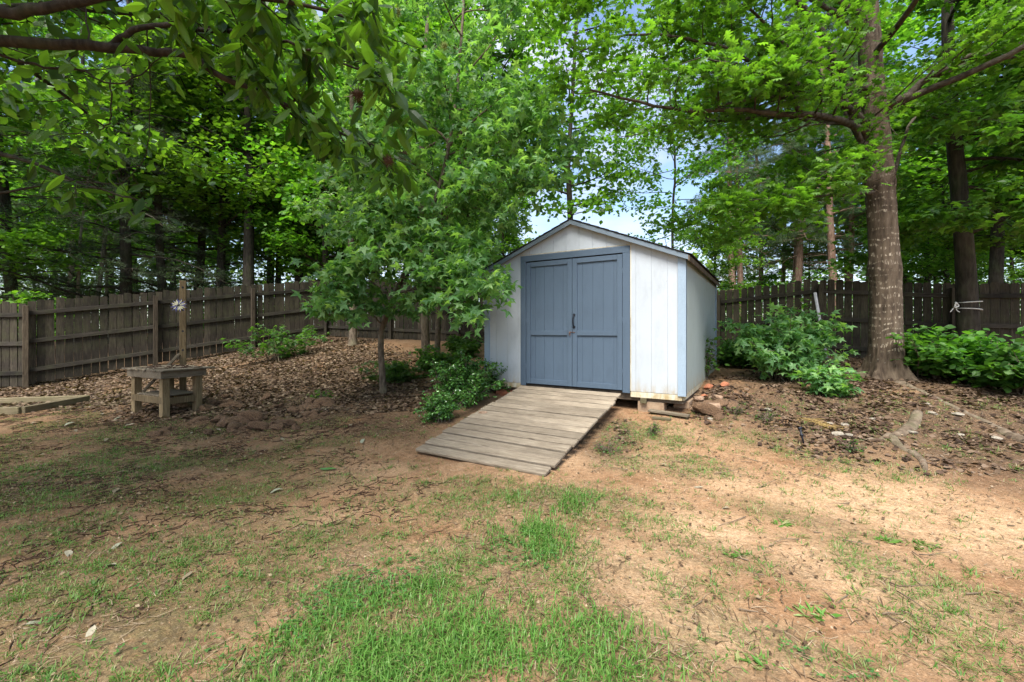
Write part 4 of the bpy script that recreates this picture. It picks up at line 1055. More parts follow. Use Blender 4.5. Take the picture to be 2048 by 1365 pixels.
while yb < la + .15:
    wdt = .088; o = link('top_board', box_mesh('top_board', lb + .28 + q.uniform(-.02, .03), wdt, .022, M['bench_x'], .003), bench, (lb / 2 + .03 + q.uniform(-.01, .01), yb + wdt / 2, TZ - .008 + q.uniform(0, .003)), (0, 0, R(q.uniform(-.5, .5)))); yb += wdt + .009
bx('shelf_rail', -.052, -.020, -.03, la + .03, .22, .32, M['bench'], bench)
bx('shelf_rail', lb + .02, lb + .052, -.03, la + .03, .22, .32, M['bench'], bench)
bx('shelf_rail', .05, lb - .05, -.04, -.008, .20, .30, M['bench'], bench)
yb = .04
while yb < la - .06:
    bx('shelf_board', -.018, lb + .018, yb, yb + .085, .321, .339, M['bench_x'], bench); yb += .094
# sticks and leaf bits on the bench
gg = Geo(); rgb = np.random.default_rng(3)
for k in range(60):
    p0 = np.array([rgb.uniform(-.05, lb + .1), rgb.uniform(-.1, la + .1), TZ + .012]); a_ = rgb.uniform(0, 6.28); l_ = rgb.uniform(.05, .14)
    tube(gg, smooth_path([p0, p0 + l_ * .5 * np.array([math.cos(a_), math.sin(a_), .0]), p0 + l_ * np.array([math.cos(a_ + .5), math.sin(a_ + .5), 0])], 5), .004, 4)
o = link('fallen_catkins', gg.mesh('fallen_catkins', M['catkin'])); o.location = bench.location; o.rotation_euler = bench.rotation_euler
props(o, 'dark catkins and twigs lying on top of the workbench', None, None, 'stuff')

# tall post with braces and the metal flower
pt = P(366, 775, 7.45); pgz = h1(pt.x, pt.y)
post = empty('tall_post', (pt.x, pt.y, pgz), R(33), 'tall weathered wooden post with holes and diagonal braces behind the workbench', 'post')
Ht = tz(366, 562, 7.45) - pgz
link('upright', box_mesh('upright', .092, .092, Ht + .3, M['bench'], .005), post, (0, 0, Ht / 2 - .15))
for zz in (.92, 1.25, 1.62, Ht - .12):
    g_ = Geo(); tube(g_, [(.0, -.044, zz), (0, -.0475, zz)], .017, 12); link('hole', g_.mesh('hole', M['black']), post)
for sgn, ang in ((-1, 0),):
    me_ = box_mesh('brace', .038, .088, .95, M['bench_x'], .004)
    link('brace', me_, post, (-.34, -.066, .48), (0, R(38), 0))
    link('brace', me_, post, (-.34, .066, .48), (0, R(38), 0))
fl = P(357, 611, 7.28)
flo = empty('metal_flower', fl, 0, 'white and blue metal daisy ornament fixed to the tall post', 'ornament'); flo.rotation_euler = (R(75), 0, R(20)); flo.scale = (.78, .78, .78)
for k in range(16):
    a_ = k / 16 * 2 * math.pi; g_ = Geo(); L = .12 if k % 2 else .10
    outl = [(0, .02, 0), (.013, .05, .006), (.016, .09, .004), (0, L + .02, -.006), (-.016, .09, .004), (-.013, .05, .006)]
    g_.add(outl, [(0, 1, 2, 3), (0, 3, 4, 5)])
    link('petal', g_.mesh('petal', M['petal'] if (k * 7) % 16 > 4 else M['petal_blue']), flo, (0, 0, .004 * (k % 2)), (0, 0, a_))
for k in range(12):
    a_ = (k + .5) / 12 * 2 * math.pi; g_ = Geo(); g_.add([(0, .03, -.01), (.014, .09, -.012), (0, .165, -.02), (-.014, .09, -.012)], [(0, 1, 2, 3)])
    link('petal', g_.mesh('petal', M['petal_blue']), flo, (0, 0, 0), (0, 0, a_))
link('center', rock_mesh('center', 5, M['black'], .5, .05), flo).scale = (.05, .05, .05)
g_ = Geo(); tube(g_, [(0, 0, -.02), (0, 0, -.11)], .006, 6); link('stem', g_.mesh('stem', M['black']), flo)

# timber bed frame at the left
c1, c2, c3 = G(46, 828), G(178, 803), G(100, 793)
bed = empty('timber_bed_frame', c1, 0, 'low rectangular frame of old timber lying on the ground at the left', 'timber frame')
def tb(a_, b_, label=None):
    a_, b_ = Vector(a_), Vector(b_); L = (b_ - a_).length; d_ = (b_ - a_).normalized()
    link('timber', box_mesh('timber', L, .07, .13, M['timber'], .007), bed, (a_ + b_) / 2 - Vector(c1) + Vector((0, 0, .045)), (0, -math.asin(d_.z), math.atan2(d_.y, d_.x)))
ux = Vector((c1.x - 3.0, c1.y - .15, 0)); ux.z = h1(ux.x, ux.y)
tb(c1 + Vector((-.04, 0, 0)), ux); tb(c1, c2)
c4 = Vector((c2.x - 3.0, c2.y - .1, 0)); c4.z = h1(c4.x, c4.y); tb(c2 + Vector((-.04, 0, 0)), c4)

# ------------------------------------------------------------------ the big oak
OB = P(1775, 755, 6.8); OB.z = h1(OB.x, OB.y)
oak = empty('oak_tree', OB, 0, 'big oak with a pale marked trunk standing on the bank right of the shed', 'tree')
rgo = np.random.default_rng(50)
Yo = 6.8
cpts = [(1775, 775, Yo), (1773, 740, Yo), (1772, 690, Yo), (1771, 600, Yo), (1765, 450, Yo), (1755, 330, Yo), (1748, 215, Yo), (1740, 100, Yo), (1732, -60, Yo), (1725, -300, Yo + .1), (1720, -620, Yo + .3)]
tp = smooth_path([P(*c_) for c_ in cpts], 150)
zrel = tp[:, 2] - OB.z
rad = np.interp(zrel, [-.2, .0, .12, .35, .8, 1.5, 2.4, 3.4, 3.9, 4.6, 7, 9.5], [.35, .30, .255, .220, .205, .192, .188, .184, .176, .15, .11, .03])
sides = 56; an = np.arange(sides) / sides * 2 * np.pi
ringsV = []
for k in range(150):
    zz = zrel[k]
    rr_ = rad[k] * (1 + .05 * (fbm(an * 7 / 6.28 * 3.0, np.full(sides, zz * .9), 3, 3) - .5) * 2)
    rr_ = rr_ + .014 * (fbm(np.cos(an) * 9 + 30, np.sin(an) * 9 + zz * 2.0 + 30, 12, 3) - .5) * 2 + .012 * np.abs(fbm(np.cos(an) * 22 + 60, np.sin(an) * 22 + zz * 5.0 + 60, 19, 2) - .5) * 2
    fl_ = max(0, 1 - zz / .55)
    rr_ = rr_ + fl_ ** 2 * .15 * np.maximum(0, np.cos(an * 5 + 0.6)) ** 2
    rr_ = rr_ + .018 * math.exp(-((zz - 3.10) / .10) ** 2) + .02 * math.exp(-((zz - 1.72) / .12) ** 2) + .045 * math.exp(-((zz - 4.55) / .15) ** 2) * (np.cos(an - 3.4) > 0)
    ringsV.append(np.stack([tp[k, 0] + rr_ * np.cos(an), tp[k, 1] + rr_ * np.sin(an), np.full(sides, tp[k, 2])], 1))
V_ = np.concatenate(ringsV) - np.array(OB)
i_ = np.arange(149)[:, None] * sides; j_ = np.arange(sides)[None, :]; j2 = (j_ + 1) % sides
gt = Geo(); gt.add(V_, np.stack([i_ + j_, i_ + j2, i_ + sides + j2, i_ + sides + j_], -1).reshape(-1, 4), .5, True)
link('trunk', gt.mesh('trunk', M['bark_oak']), oak)
lp = []
def limb_from(pxs, r0, r1, n=26, sub=10, ls=.9, nl=60, root=oak, RG_=rgo, lp_=None, mat='bark_limb', name='limb', ox=OB, twigs=3, lspread=.12, tmin=.2, vert=.25, up=0.0):
    pts_ = smooth_path([P(*c_) if not isinstance(c_, Vector) else c_ for c_ in pxs], n)
    pts_ = pts_ + RG_.normal(0, .006, pts_.shape)
    gl = Geo(); off = np.array(ox)
    tube(gl, pts_ - off, np.linspace(r0, r1, n), 9)
    tmp = []
    side_branches(RG_, gl, pts_ - off, r0, sub, ls, tmin, leafpts=tmp, nleaf=nl, lspread=lspread, twigs=twigs, vert=vert, up=up)
    link(name, gl.mesh(name, M[mat]), root)
    (lp_ if lp_ is not None else lp).extend([t_ + off for t_ in tmp])
    return pts_
limb_from([(1740, 270, 6.75), (1722, 258, 6.6), (1690, 245, 6.4), (1640, 232, 6.2), (1560, 228, 6.1), (1480, 220, 6.0), (1380, 222, 5.8), (1280, 205, 5.6), (1180, 180, 5.4)], .062, .012, sub=20, ls=1.1, nl=50, tmin=.12, up=.15)
limb_from([(1600, 230, 6.15), (1590, 200, 6.1), (1560, 165, 5.9), (1480, 110, 5.7), (1380, 80, 5.6), (1260, 70, 5.5), (1150, 110, 5.3)], .04, .008, sub=16, ls=.9, nl=48, up=.05)
limb_from([(1768, 220, 6.7), (1785, 205, 6.6), (1820, 190, 6.5), (1850, 160, 6.4), (1900, 135, 6.3), (1960, 100, 6.1), (2010, 55, 6.0), (2070, 5, 5.8)], .072, .018, sub=12, ls=1.0, nl=70, up=.1)
limb_from([(1850, 160, 6.4), (1930, 130, 6.5), (2000, 100, 6.6), (2080, 80, 6.7)], .04, .01, sub=10, ls=.9, nl=70, up=-.05)
limb_from([(1735, 285, 6.75), (1715, 300, 6.6), (1680, 325, 6.4), (1640, 355, 6.2), (1590, 375, 6.1), (1540, 410, 6.0), (1470, 455, 5.9)], .045, .006, sub=16, ls=1.0, nl=70, up=-.05)
limb_from([(1745, 385, 6.7), (1700, 390, 6.5), (1640, 392, 6.3), (1560, 395, 6.1), (1470, 405, 6.0), (1400, 425, 6.0)], .028, .005, sub=14, ls=.9, nl=60)
limb_from([Vector(along(tp, .50)), (1640, 60, 6.4), (1540, -20, 6.1), (1420, -60, 5.8), (1280, -70, 5.5), (1140, -40, 5.3)], .06, .008, sub=24, ls=1.3, nl=80, up=-.1, tmin=.4)
limb_from([Vector(along(tp, .46)), (1660, 140, 6.3), (1580, 100, 6.0), (1500, 20, 5.7), (1400, -10, 5.4)], .04, .008, sub=16, ls=1.2, nl=70, up=0, tmin=.45)
limb_from([Vector(along(tp, .48)), (1640, 150, 7.2), (1560, 150, 7.6), (1460, 170, 7.8)], .04, .008, sub=12, ls=.9, nl=40, up=0)
limb_from([Vector(along(tp, .40)), (1820, 250, 7.2), (1880, 240, 7.5), (1960, 270, 7.6), (2060, 300, 7.6)], .03, .006, sub=12, ls=1.0, nl=50, up=0)
for k in range(22):       # upper limbs, spread round the stem
    z0 = .40 + .60 * (k / 16); base_p = along(tp, min(.55 + .43 * k / 22, .98)); az = k * 2.4 + .5
    if k % 5 == 0: az = math.pi + rgo.normal(0, .5)
    L_ = rgo.uniform(2.4, 4.3) * (1 - .4 * k / 22)
    pth = grow(rgo, base_p, (math.cos(az), math.sin(az) * .8, rgo.uniform(-.05, .45)), L_, 9, .10, -.015)
    limb_from([Vector(p_) for p_ in pth], .06 * (1 - .5 * k / 22), .006, n=18, sub=12, ls=1.1, nl=46, tmin=.3)
# dead twigs at the fork
gd = Geo()
for k in range(46):
    st = P(1755 + rgo.uniform(-26, 22), 188 + rgo.uniform(-12, 20), 6.55) if k < 30 else P(1760 + rgo.uniform(-20, 25), rgo.uniform(290, 390), 6.55)
    tube(gd, grow(rgo, np.array(st) - np.array(OB), (rgo.normal(0, 1), rgo.normal(-.5, .3), rgo.normal(-.25, .5)), rgo.uniform(.15, .5), 5, .3), np.linspace(.005, .0015, 6), 3, cap=False)
link('dead_twigs', gd.mesh('dead_twigs', M['twig']), oak, kind='stuff')
foliage(oak, 'oak', np.concatenate(lp), rgo, .125, M['leaf_oak'], M['leaf_oak_o'], parts=300, tilt=.75)
# surface roots of the oak
def rootp(pxs, rads, n=30, sink=.32):
    pts_ = []
    for (px, py) in pxs: pts_.append(G(px, py))
    pts_ = smooth_path(pts_, n); rd = np.interp(np.linspace(0, 1, n), np.linspace(0, 1, len(rads)), rads)
    hz = hgt(pts_[:, 0], pts_[:, 1]); pts_[:, 2] = hz - rd * sink + rgo.normal(0, .006, n)
    g_ = Geo(); rd = rd * (1 + rgo.normal(0, .025, n)); tube(g_, pts_ - np.array(OB), rd, 10)
    link('root', g_.mesh('root', M['root']), oak)
rootp([(1835, 825), (1825, 850), (1800, 868), (1780, 872), (1755, 880), (1715, 884), (1655, 889)], [.055, .065, .06, .045, .022, .012, .005])
rootp([(1785, 876), (1800, 895), (1825, 908), (1845, 925), (1853, 955)], [.05, .045, .04, .032, .008])
rootp([(1800, 765), (1835, 780), (1880, 800), (1930, 825), (1985, 850), (2050, 880)], [.13, .07, .05, .04, .04, .03], sink=.72)
rootp([(1745, 755), (1720, 752), (1700, 748), (1670, 752)], [.12, .09, .05, .02])
rootp([(2000, 862), (2025, 875), (2060, 888), (2100, 892)], [.05, .07, .07, .06])

# ------------------------------------------------------------------ second tree on the right with the rope
MB_ = P(1938, 740, 8.2); MB_.z = h1(MB_.x, MB_.y)
maple = empty('maple_tree', MB_, 0, 'dark maple trunk at the right with white rope tied round it', 'tree')
rgm = np.random.default_rng(60)
mt = smooth_path([P(*c_) for c_ in [(1938, 760, 8.2), (1936, 660, 8.2), (1930, 520, 8.2), (1920, 400, 8.2), (1908, 280, 8.2), (1900, 180, 8.2), (1895, 40, 8.2), (1890, -200, 8.3), (1885, -450, 8.4)]], 60)
gt = Geo(); mr = np.interp(mt[:, 2] - MB_.z, [-.2, 0, .4, 2, 4, 6, 10], [.27, .235, .175, .145, .12, .10, .03]) * (1 + rgm.normal(0, .012, 60))
tube(gt, mt - np.array(MB_), mr, 20); link('trunk', gt.mesh('trunk', M['bark_dark']), maple)
lpm = []
for k in range(26):
    f = .30 + .68 * k / 26; az = k * 2.4 + 1.0
    if k % 2 == 0: az = rgm.normal(-.6, .7)
    L_ = rgm.uniform(1.6, 3.1)
    pth = grow(rgm, along(mt, f), (math.cos(az), math.sin(az) - .25, rgm.uniform(-.35, .25)), L_, 7, .10, -.01)
    limb_from([Vector(p_) for p_ in pth], .035, .005, n=14, sub=9, ls=.9, nl=42, root=maple, RG_=rgm, lp_=lpm, mat='bark_dark', ox=MB_, tmin=.2)
lpa = np.concatenate(lpm)
foliage(maple, 'maple', lpa, rgm, .17, M['leaf_maple'], M['leaf_maple_o'], parts=300)
g_ = Geo(); pr = np.array(P(1937, 612, 8.2)); 
for zz, tl in ((.07, .01), (-.07, -.02)):
    a_ = np.linspace(0, 2 * np.pi, 40); rr_ = .178
    tube(g_, np.stack([pr[0] + rr_ * np.cos(a_), pr[1] + rr_ * np.sin(a_), pr[2] + zz + tl * np.cos(a_)], 1), .011, 6, cap=False)
kn = np.array(P(1912, 610, 8.05))
tube(g_, smooth_path([kn, kn + [-.03, -.03, .04], kn + [-.05, -.02, -.05], kn + [.02, -.03, -.02], kn + [-.02, 0, .05]], 20), .012, 6)
tube(g_, smooth_path([kn, kn + [-.06, 0, -.08], kn + [-.11, 0, -.14]], 10), .008, 6); tube(g_, smooth_path([kn, kn + [.01, 0, -.1], kn + [.05, -.02, -.14]], 10), .008, 6)
o = link('rope', g_.mesh('rope', M['rope'])); props(o, 'white rope wrapped twice and knotted round the dark maple trunk', 'rope')

# grey pipe leaning on the fence
pa, pb = P(1630, 586, 9.45), P(1645, 672, 9.2); pb2 = pa + (pb - pa) * 1.65
g_ = Geo(); tube(g_, [pa, pb2], .030, 12); o = link('grey_pipe', g_.mesh('grey_pipe', M['pipe']))
props(o, 'long pale grey pipe leaning against the fence post above the bush', 'pipe')
# black spike
a_ = G(1608, 888); g_ = Geo(); b_ = np.array(a_); tp_ = np.array(P(1600, 858, a_.y + .05))
tube(g_, [b_ + [0, 0, -.01], tp_], [.007, .012], 8); tube(g_, [tp_ + [-.018, 0, 0], tp_ + [.018, 0, .012]], .014, 8); tube(g_, [b_ * .5 + tp_ * .5, b_ * .35 + tp_ * .65], .016, 8)
o = link('garden_stake', g_.mesh('garden_stake', M['black'])); props(o, 'short black plastic stake lying on the bare ground below the bank', 'stake')
# yellow straw
gg = Geo(); rgs = np.random.default_rng(14)
for k in range(60):
    u = rgs.uniform(0, 1); g0 = G(lerp(1600, 1668, u) + rgs.normal(0, 5), lerp(840, 860, u) + rgs.normal(0, 3)); a_ = rgs.normal(-.6, .5); l_ = rgs.uniform(.06, .16)
    p0 = np.array(g0) + [0, 0, .012]; tube(gg, [p0, p0 + [l_ * .5 * math.cos(a_), l_ * .5 * math.sin(a_), .01], p0 + [l_ * math.cos(a_), l_ * math.sin(a_), 0]], .003, 3)
props(link('yellow_straw', gg.mesh('yellow_straw', M['straw'])), 'thin wisp of yellow straw on the bank beside the pale stones', None, None, 'stuff')

# ------------------------------------------------------------------ sweetgums left of the shed
def stemmed(name, label, path, r0, r1, bark, seed, group=None, cat='tree', n=40):
    b_ = P(*path[0]) if not isinstance(path[0], Vector) else path[0]
    b_ = Vector((b_.x, b_.y, h1(b_.x, b_.y)))
    e = empty(name, b_, 0, label, cat, group); pts_ = smooth_path([b_ - Vector((0, 0, .15))] + [P(*c_) for c_ in path[1:]], n)
    rgx = np.random.default_rng(seed); pts_ = pts_ + rgx.normal(0, .004, pts_.shape)
    g_ = Geo(); rd = np.linspace(r0, r1, n); rd[:3] *= [1.5, 1.25, 1.1]; tube(g_, pts_ - np.array(b_), rd, 14)
    link('trunk', g_.mesh('trunk', M[bark]), e)
    return e, pts_, b_, rgx
e, tr_, b_, rgx = stemmed('sweetgum_tree', 'star leaved sweetgum whose leafy branches hang over the left front of the shed', [(768, 775, 7.3), (762, 700, 7.2), (765, 655, 7.2), (790, 590, 7.1), (830, 500, 7.0), (870, 400, 6.8), (900, 280, 6.7), (920, 120, 6.7), (930, -80, 6.8)], .055, .018, 'bark_gum', 71)
lpg = []
K = dict(root=e, RG_=rgx, lp_=lpg, mat='bark_gum', ox=b_)
limb_from([(800, 570, 7.1), (840, 560, 6.7), (890, 535, 6.3), (930, 530, 6.1), (965, 550, 5.9), (990, 585, 5.8)], .016, .004, sub=16, ls=.42, nl=40, lspread=.09, **K)
limb_from([(790, 590, 7.1), (830, 580, 6.6), (870, 575, 6.2), (905, 590, 6.0), (930, 620, 5.9)], .014, .004, sub=14, ls=.42, nl=38, lspread=.09, **K)
limb_from([(765, 650, 7.2), (730, 620, 6.9), (690, 600, 6.6), (660, 615, 6.4)], .012, .003, sub=10, ls=.5, nl=40, lspread=.09, **K)
limb_from([(770, 640, 7.2), (790, 620, 6.8), (820, 600, 6.5), (850, 600, 6.3)], .010, .003, sub=7, ls=.35, nl=26, lspread=.07, **K)
limb_from([(820, 520, 7.0), (780, 500, 6.7), (740, 510, 6.5), (700, 530, 6.4)], .012, .003, sub=8, ls=.5, nl=34, **K)
limb_from([(830, 500, 7.0), (880, 450, 6.7), (930, 400, 6.5), (980, 370, 6.3), (1040, 350, 6.2), (1110, 320, 6.1)], .020, .004, sub=20, ls=.95, nl=50, **K)
limb_from([(800, 570, 7.1), (850, 500, 6.6), (900, 470, 6.3), (940, 490, 6.1)], .012, .004, sub=14, ls=.5, nl=33, **K)
limb_from([(780, 610, 7.1), (740, 560, 6.6), (700, 550, 6.4), (670, 580, 6.3)], .012, .004, sub=12, ls=.5, nl=32, **K)
limb_from([(830, 500, 7.0), (800, 470, 6.5), (770, 480, 6.2), (745, 520, 6.1)], .012, .004, sub=12, ls=.5, nl=33, **K)
limb_from([(810, 540, 7.1), (850, 540, 6.5), (880, 520, 6.2), (900, 540, 6.1)], .010, .003, sub=10, ls=.4, nl=32, **K)
limb_from([(840, 470, 7.0), (860, 430, 6.5), (820, 400, 6.3), (770, 400, 6.2)], .010, .003, sub=12, ls=.5, nl=33, **K)
limb_from([(850, 440, 6.9), (900, 400, 6.6), (960, 420, 6.4), (1010, 440, 6.3)], .012, .003, sub=8, ls=.5, nl=36, **K)
limb_from([(880, 370, 6.8), (940, 310, 6.5), (1010, 280, 6.3), (1080, 270, 6.2)], .018, .004, sub=18, ls=.9, nl=46, **K)
limb_from([(880, 370, 6.8), (830, 330, 6.5), (770, 310, 6.4), (710, 320, 6.3)], .016, .004, sub=18, ls=.9, nl=46, **K)
limb_from([(900, 290, 6.7), (960, 230, 6.5), (1020, 190, 6.4), (1060, 200, 6.3)], .016, .004, sub=10, ls=.6, nl=33, **K)
limb_from([(900, 290, 6.7), (850, 240, 6.5), (800, 220, 6.4)], .014, .004, sub=8, ls=.6, nl=33, **K)
limb_from([(850, 440, 6.9), (790, 420, 6.7), (730, 430, 6.6), (670, 450, 6.5)], .012, .003, sub=9, ls=.5, nl=34, **K)
for k in range(10):
    az = k * 2.4; pth = grow(rgx, along(tr_, .72 + .026 * k), (math.cos(az), math.sin(az) * .7, .4), rgx.uniform(.8, 1.7), 6, .12)
    limb_from([Vector(p_) for p_ in pth], .014, .003, n=12, sub=8, ls=.6, nl=32, **K)
foliage(e, 'star', np.concatenate(lpg)[np.random.default_rng(1).uniform(0, 1, sum(len(q_) for q_ in lpg)) < .8], rgx, .165, M['leaf_gum'], M['leaf_gum_o'], parts=300, tilt=.95, droop=.6)

def small_tree(name, label, path, r0, r1, bark, seed, nl, zmin, lsize, key='star', mat='leaf_gum', L0=1.4, nlimb=16, group=None):
    e, tr_, b_, rgx = stemmed(name, label, path, r0, r1, bark, seed, group)
    lq = []
    for k in range(nlimb):
        f = zmin + (.97 - zmin) * k / nlimb; az = k * 2.4 + seed
        pth = grow(rgx, along(tr_, f), (math.cos(az), math.sin(az), rgx.uniform(-.1, .45)), L0 * rgx.uniform(.6, 1.3), 6, .13)
        limb_from([Vector(p_) for p_ in pth], max(r0 * .3, .01), .003, n=10, sub=7, ls=L0 * .5, nl=nl, root=e, RG_=rgx, lp_=lq, mat=bark, ox=b_)
    foliage(e, key, np.concatenate(lq), rgx, lsize, M[mat], None, tilt=.85, droop=.4)
small_tree('sweetgum_tree', 'straight brown trunk just left of the shed, left one of two side by side', [(852, 718, 9.3), (850, 640, 9.3), (845, 500, 9.3), (842, 350, 9.2), (850, 150, 9.2), (860, -120, 9.2)], .105, .03, 'bark_gum', 81, 44, .40, .17, L0=2.0, nlimb=18)
small_tree('sweetgum_tree', 'slimmer brown trunk just left of the shed, right one of two side by side', [(875, 722, 9.8), (876, 640, 9.8), (880, 500, 9.8), (890, 350, 9.7), (905, 150, 9.7)], .075, .02, 'bark_gum', 82, 34, .42, .17, L0=1.8, nlimb=14)
small_tree('young_oak_tree', 'grey brown trunk on the leaf covered slope near the fence corner', [(706, 690, 12.2), (705, 600, 12.2), (702, 450, 12.2), (704, 250, 12.2), (700, 50, 12.2), (700, -150, 12.2)], .115, .03, 'bark_gum', 83, 50, .42, .18, key='kite', mat='leaf_wood', L0=2.6, nlimb=20)
small_tree('willow_oak_tree', 'tall thin dark tree rising straight behind the shed ridge against the sky', [(1140, 640, 10.8), (1140, 436, 10.8), (1136, 330, 10.8), (1142, 240, 10.8), (1150, 100, 10.8), (1160, -80, 10.8)], .085, .03, 'bark_dark', 84, 34, .16, .14, key='kite', mat='leaf_wood', L0=1.9, nlimb=24)
small_tree('willow_oak_tree', 'feathery small leaved tree behind the right roof slope of the shed', [(1345, 640, 12.6), (1345, 450, 12.6), (1350, 330, 12.6), (1340, 200, 12.6), (1335, 80, 12.6)], .04, .02, 'bark_dark', 85, 40, .10, .11, key='kite', mat='leaf_wood', L0=1.9, nlimb=34)

# ------------------------------------------------------------------ chestnut whose branches reach in from the left
CB = Vector((-5.6, 2.4, 0)); CB.z = h1(CB.x, CB.y)
chest = empty('chestnut_tree', CB, 0, 'chestnut with long toothed leaves and brown burs reaching in at the top left', 'tree')
rgh = np.random.default_rng(90)
ct = grow(rgh, np.array(CB) - [0, 0, .2], (.05, .0, 1), 7.5, 14, .03)
g_ = Geo(); tube(g_, ct - np.array(CB), np.linspace(.24, .05, 15), 16); link('trunk', g_.mesh('trunk', M['bark_dark']), chest)
lpc = []
KC = dict(root=chest, RG_=rgh, lp_=lpc, mat='bark_dark', ox=CB)
limb_from([Vector(along(ct, .34)), (-300, 60, 3.0), (-60, 92, 2.9), (0, 85, 2.9), (180, 92, 2.9), (300, 104, 3.0), (380, 110, 3.0), (440, 150, 3.0), (520, 185, 3.1), (600, 225, 3.1), (680, 265, 3.1), (760, 300, 3.1)], .05, .005, n=40, sub=12, ls=.5, nl=26, lspread=.06, tmin=.62, **KC)
limb_from([(215, 94, 2.92), (260, 65, 2.9), (335, 50, 2.9), (420, 62, 2.9), (520, 75, 2.9), (600, 95, 2.8), (700, 130, 2.7), (790, 170, 2.7)], .022, .004, n=26, sub=12, ls=.45, nl=24, lspread=.05, tmin=.35, **KC)
limb_from([Vector(along(ct, .42)), (-250, -20, 2.6), (0, 22, 2.6), (120, 12, 2.6), (260, -14, 2.6), (420, -20, 2.6), (600, 10, 2.6), (760, 50, 2.55)], .045, .006, n=30, sub=12, ls=.45, nl=24, lspread=.05, tmin=.55, **KC)
limb_from([Vector(along(ct, .28)), (-200, 260, 3.3), (-30, 300, 3.3), (60, 325, 3.3), (150, 362, 3.3), (240, 390, 3.3), (295, 406, 3.3)], .025, .003, n=26, sub=6, ls=.4, nl=5, lspread=.05, tmin=.5, **KC)
limb_from([Vector(along(ct, .26)), (-200, 400, 3.6), (0, 385, 3.5), (120, 366, 3.5), (250, 368, 3.5)], .018, .003, n=20, sub=6, ls=.4, nl=4, lspread=.05, tmin=.5, **KC)
limb_from([(-60, 92, 2.9), (30, 118, 3.0), (90, 135, 3.1), (165, 142, 3.1), (200, 162, 3.1), (250, 166, 3.1), (300, 135, 3.1), (330, 105, 3.05)], .011, .003, n=26, sub=4, ls=.25, nl=4, lspread=.04, tmin=.4, **KC)
limb_from([(175, 95, 2.9), (178, 60, 2.9), (172, 20, 2.9), (165, -20, 2.9)], .006, .003, n=12, sub=3, ls=.2, nl=4, lspread=.04, tmin=.4, **KC)
limb_from([(295, 60, 2.95), (300, 130, 3.1), (300, 220, 3.2), (290, 310, 3.3), (240, 370, 3.3)], .005, .002, n=20, sub=4, ls=.2, nl=4, lspread=.04, tmin=.4, **KC)
limb_from([(222, 160, 3.1), (222, 230, 3.2), (200, 262, 3.3), (120, 270, 3.4), (0, 272, 3.4)], .005, .003, n=20, sub=4, ls=.2, nl=4, lspread=.04, tmin=.4, **KC)
NC = sum(len(q_) for q_ in lpc)
# canopy over the left part of the yard
for k in range(22):
    f = .42 + .56 * k / 22; az = k * 2.4
    pth = grow(rgh, along(ct, f), (math.cos(az), math.sin(az), rgh.uniform(.10, .5)), rgh.uniform(2.8, 5.2), 8, .1)
    limb_from([Vector(p_) for p_ in pth], .045, .006, n=16, sub=14, ls=1.2, nl=46, tmin=.15, lspread=.14, **KC)
cp = np.concatenate(lpc); n_ = len(cp)
far_ok = np.ones(n_, bool); inview = (cp[:, 2] - EYE < .80 * cp[:, 1]) & (np.abs(cp[:, 0]) < 1.24 * cp[:, 1])
far_ok[NC:] = ~(inview[NC:] & (cp[NC:, 1] < 3.6)); cp = cp[far_ok]; n_ = len(cp)
az = rgh.uniform(0, 6.28, n_); dd = np.stack([np.cos(az), np.sin(az), rgh.normal(-.75, .45, n_)], 1); nn = np.stack([rgh.normal(0, .6, n_), rgh.normal(0, .6, n_), np.full(n_, 1.0)], 1)
foliage(chest, 'oval', cp[:NC], rgh, .17, M['leaf_chest'], M['leaf_chest_o'], parts=300, dirs=(dd[:NC], nn[:NC]))
foliage(chest, 'kite', cp[NC:], rgh, .15, M['leaf_chest'], dirs=(dd[NC:], nn[NC:]), name='canopy')
def bur(px, py, Y_, s, mat):
    rg_ = np.random.default_rng(int(px)); g_ = Geo(); n = 150; d = rg_.normal(size=(n, 3)); d /= np.linalg.norm(d, axis=1)[:, None]
    side = np.cross(d, rg_.normal(size=(n, 3))); side /= np.linalg.norm(side, axis=1)[:, None]
    v_ = np.stack([d * s * .5 + side * s * .05, d * s * .5 - side * s * .05, d * s * rg_.uniform(.8, 1.1, n)[:, None]], 1).reshape(-1, 3)
    g_.add(v_, np.arange(3 * n).reshape(-1, 3)); p = P(px, py, Y_)
    link('bur', g_.mesh('bur', mat), chest, p - CB)
    o_ = link('bur', rock_mesh('bur', 3, mat, .9, .05), chest, p - CB); o_.scale = (s * 1.15,) * 3
M['bur_g'] = simple('green chestnut bur', (0.14, 0.2, 0.04), (0.28, 0.35, 0.09), 40, 0.9, 0.9)
for (px, py, Y_, s, m_) in ((716, 190, 2.7, .055, 'bur'), (777, 322, 2.9, .05, 'bur'), (806, 312, 2.95, .045, 'bur'), (793, 24, 2.5, .04, 'bur_g'), (888, 92, 2.8, .035, 'bur_g')): bur(px, py, Y_, s, M[m_])

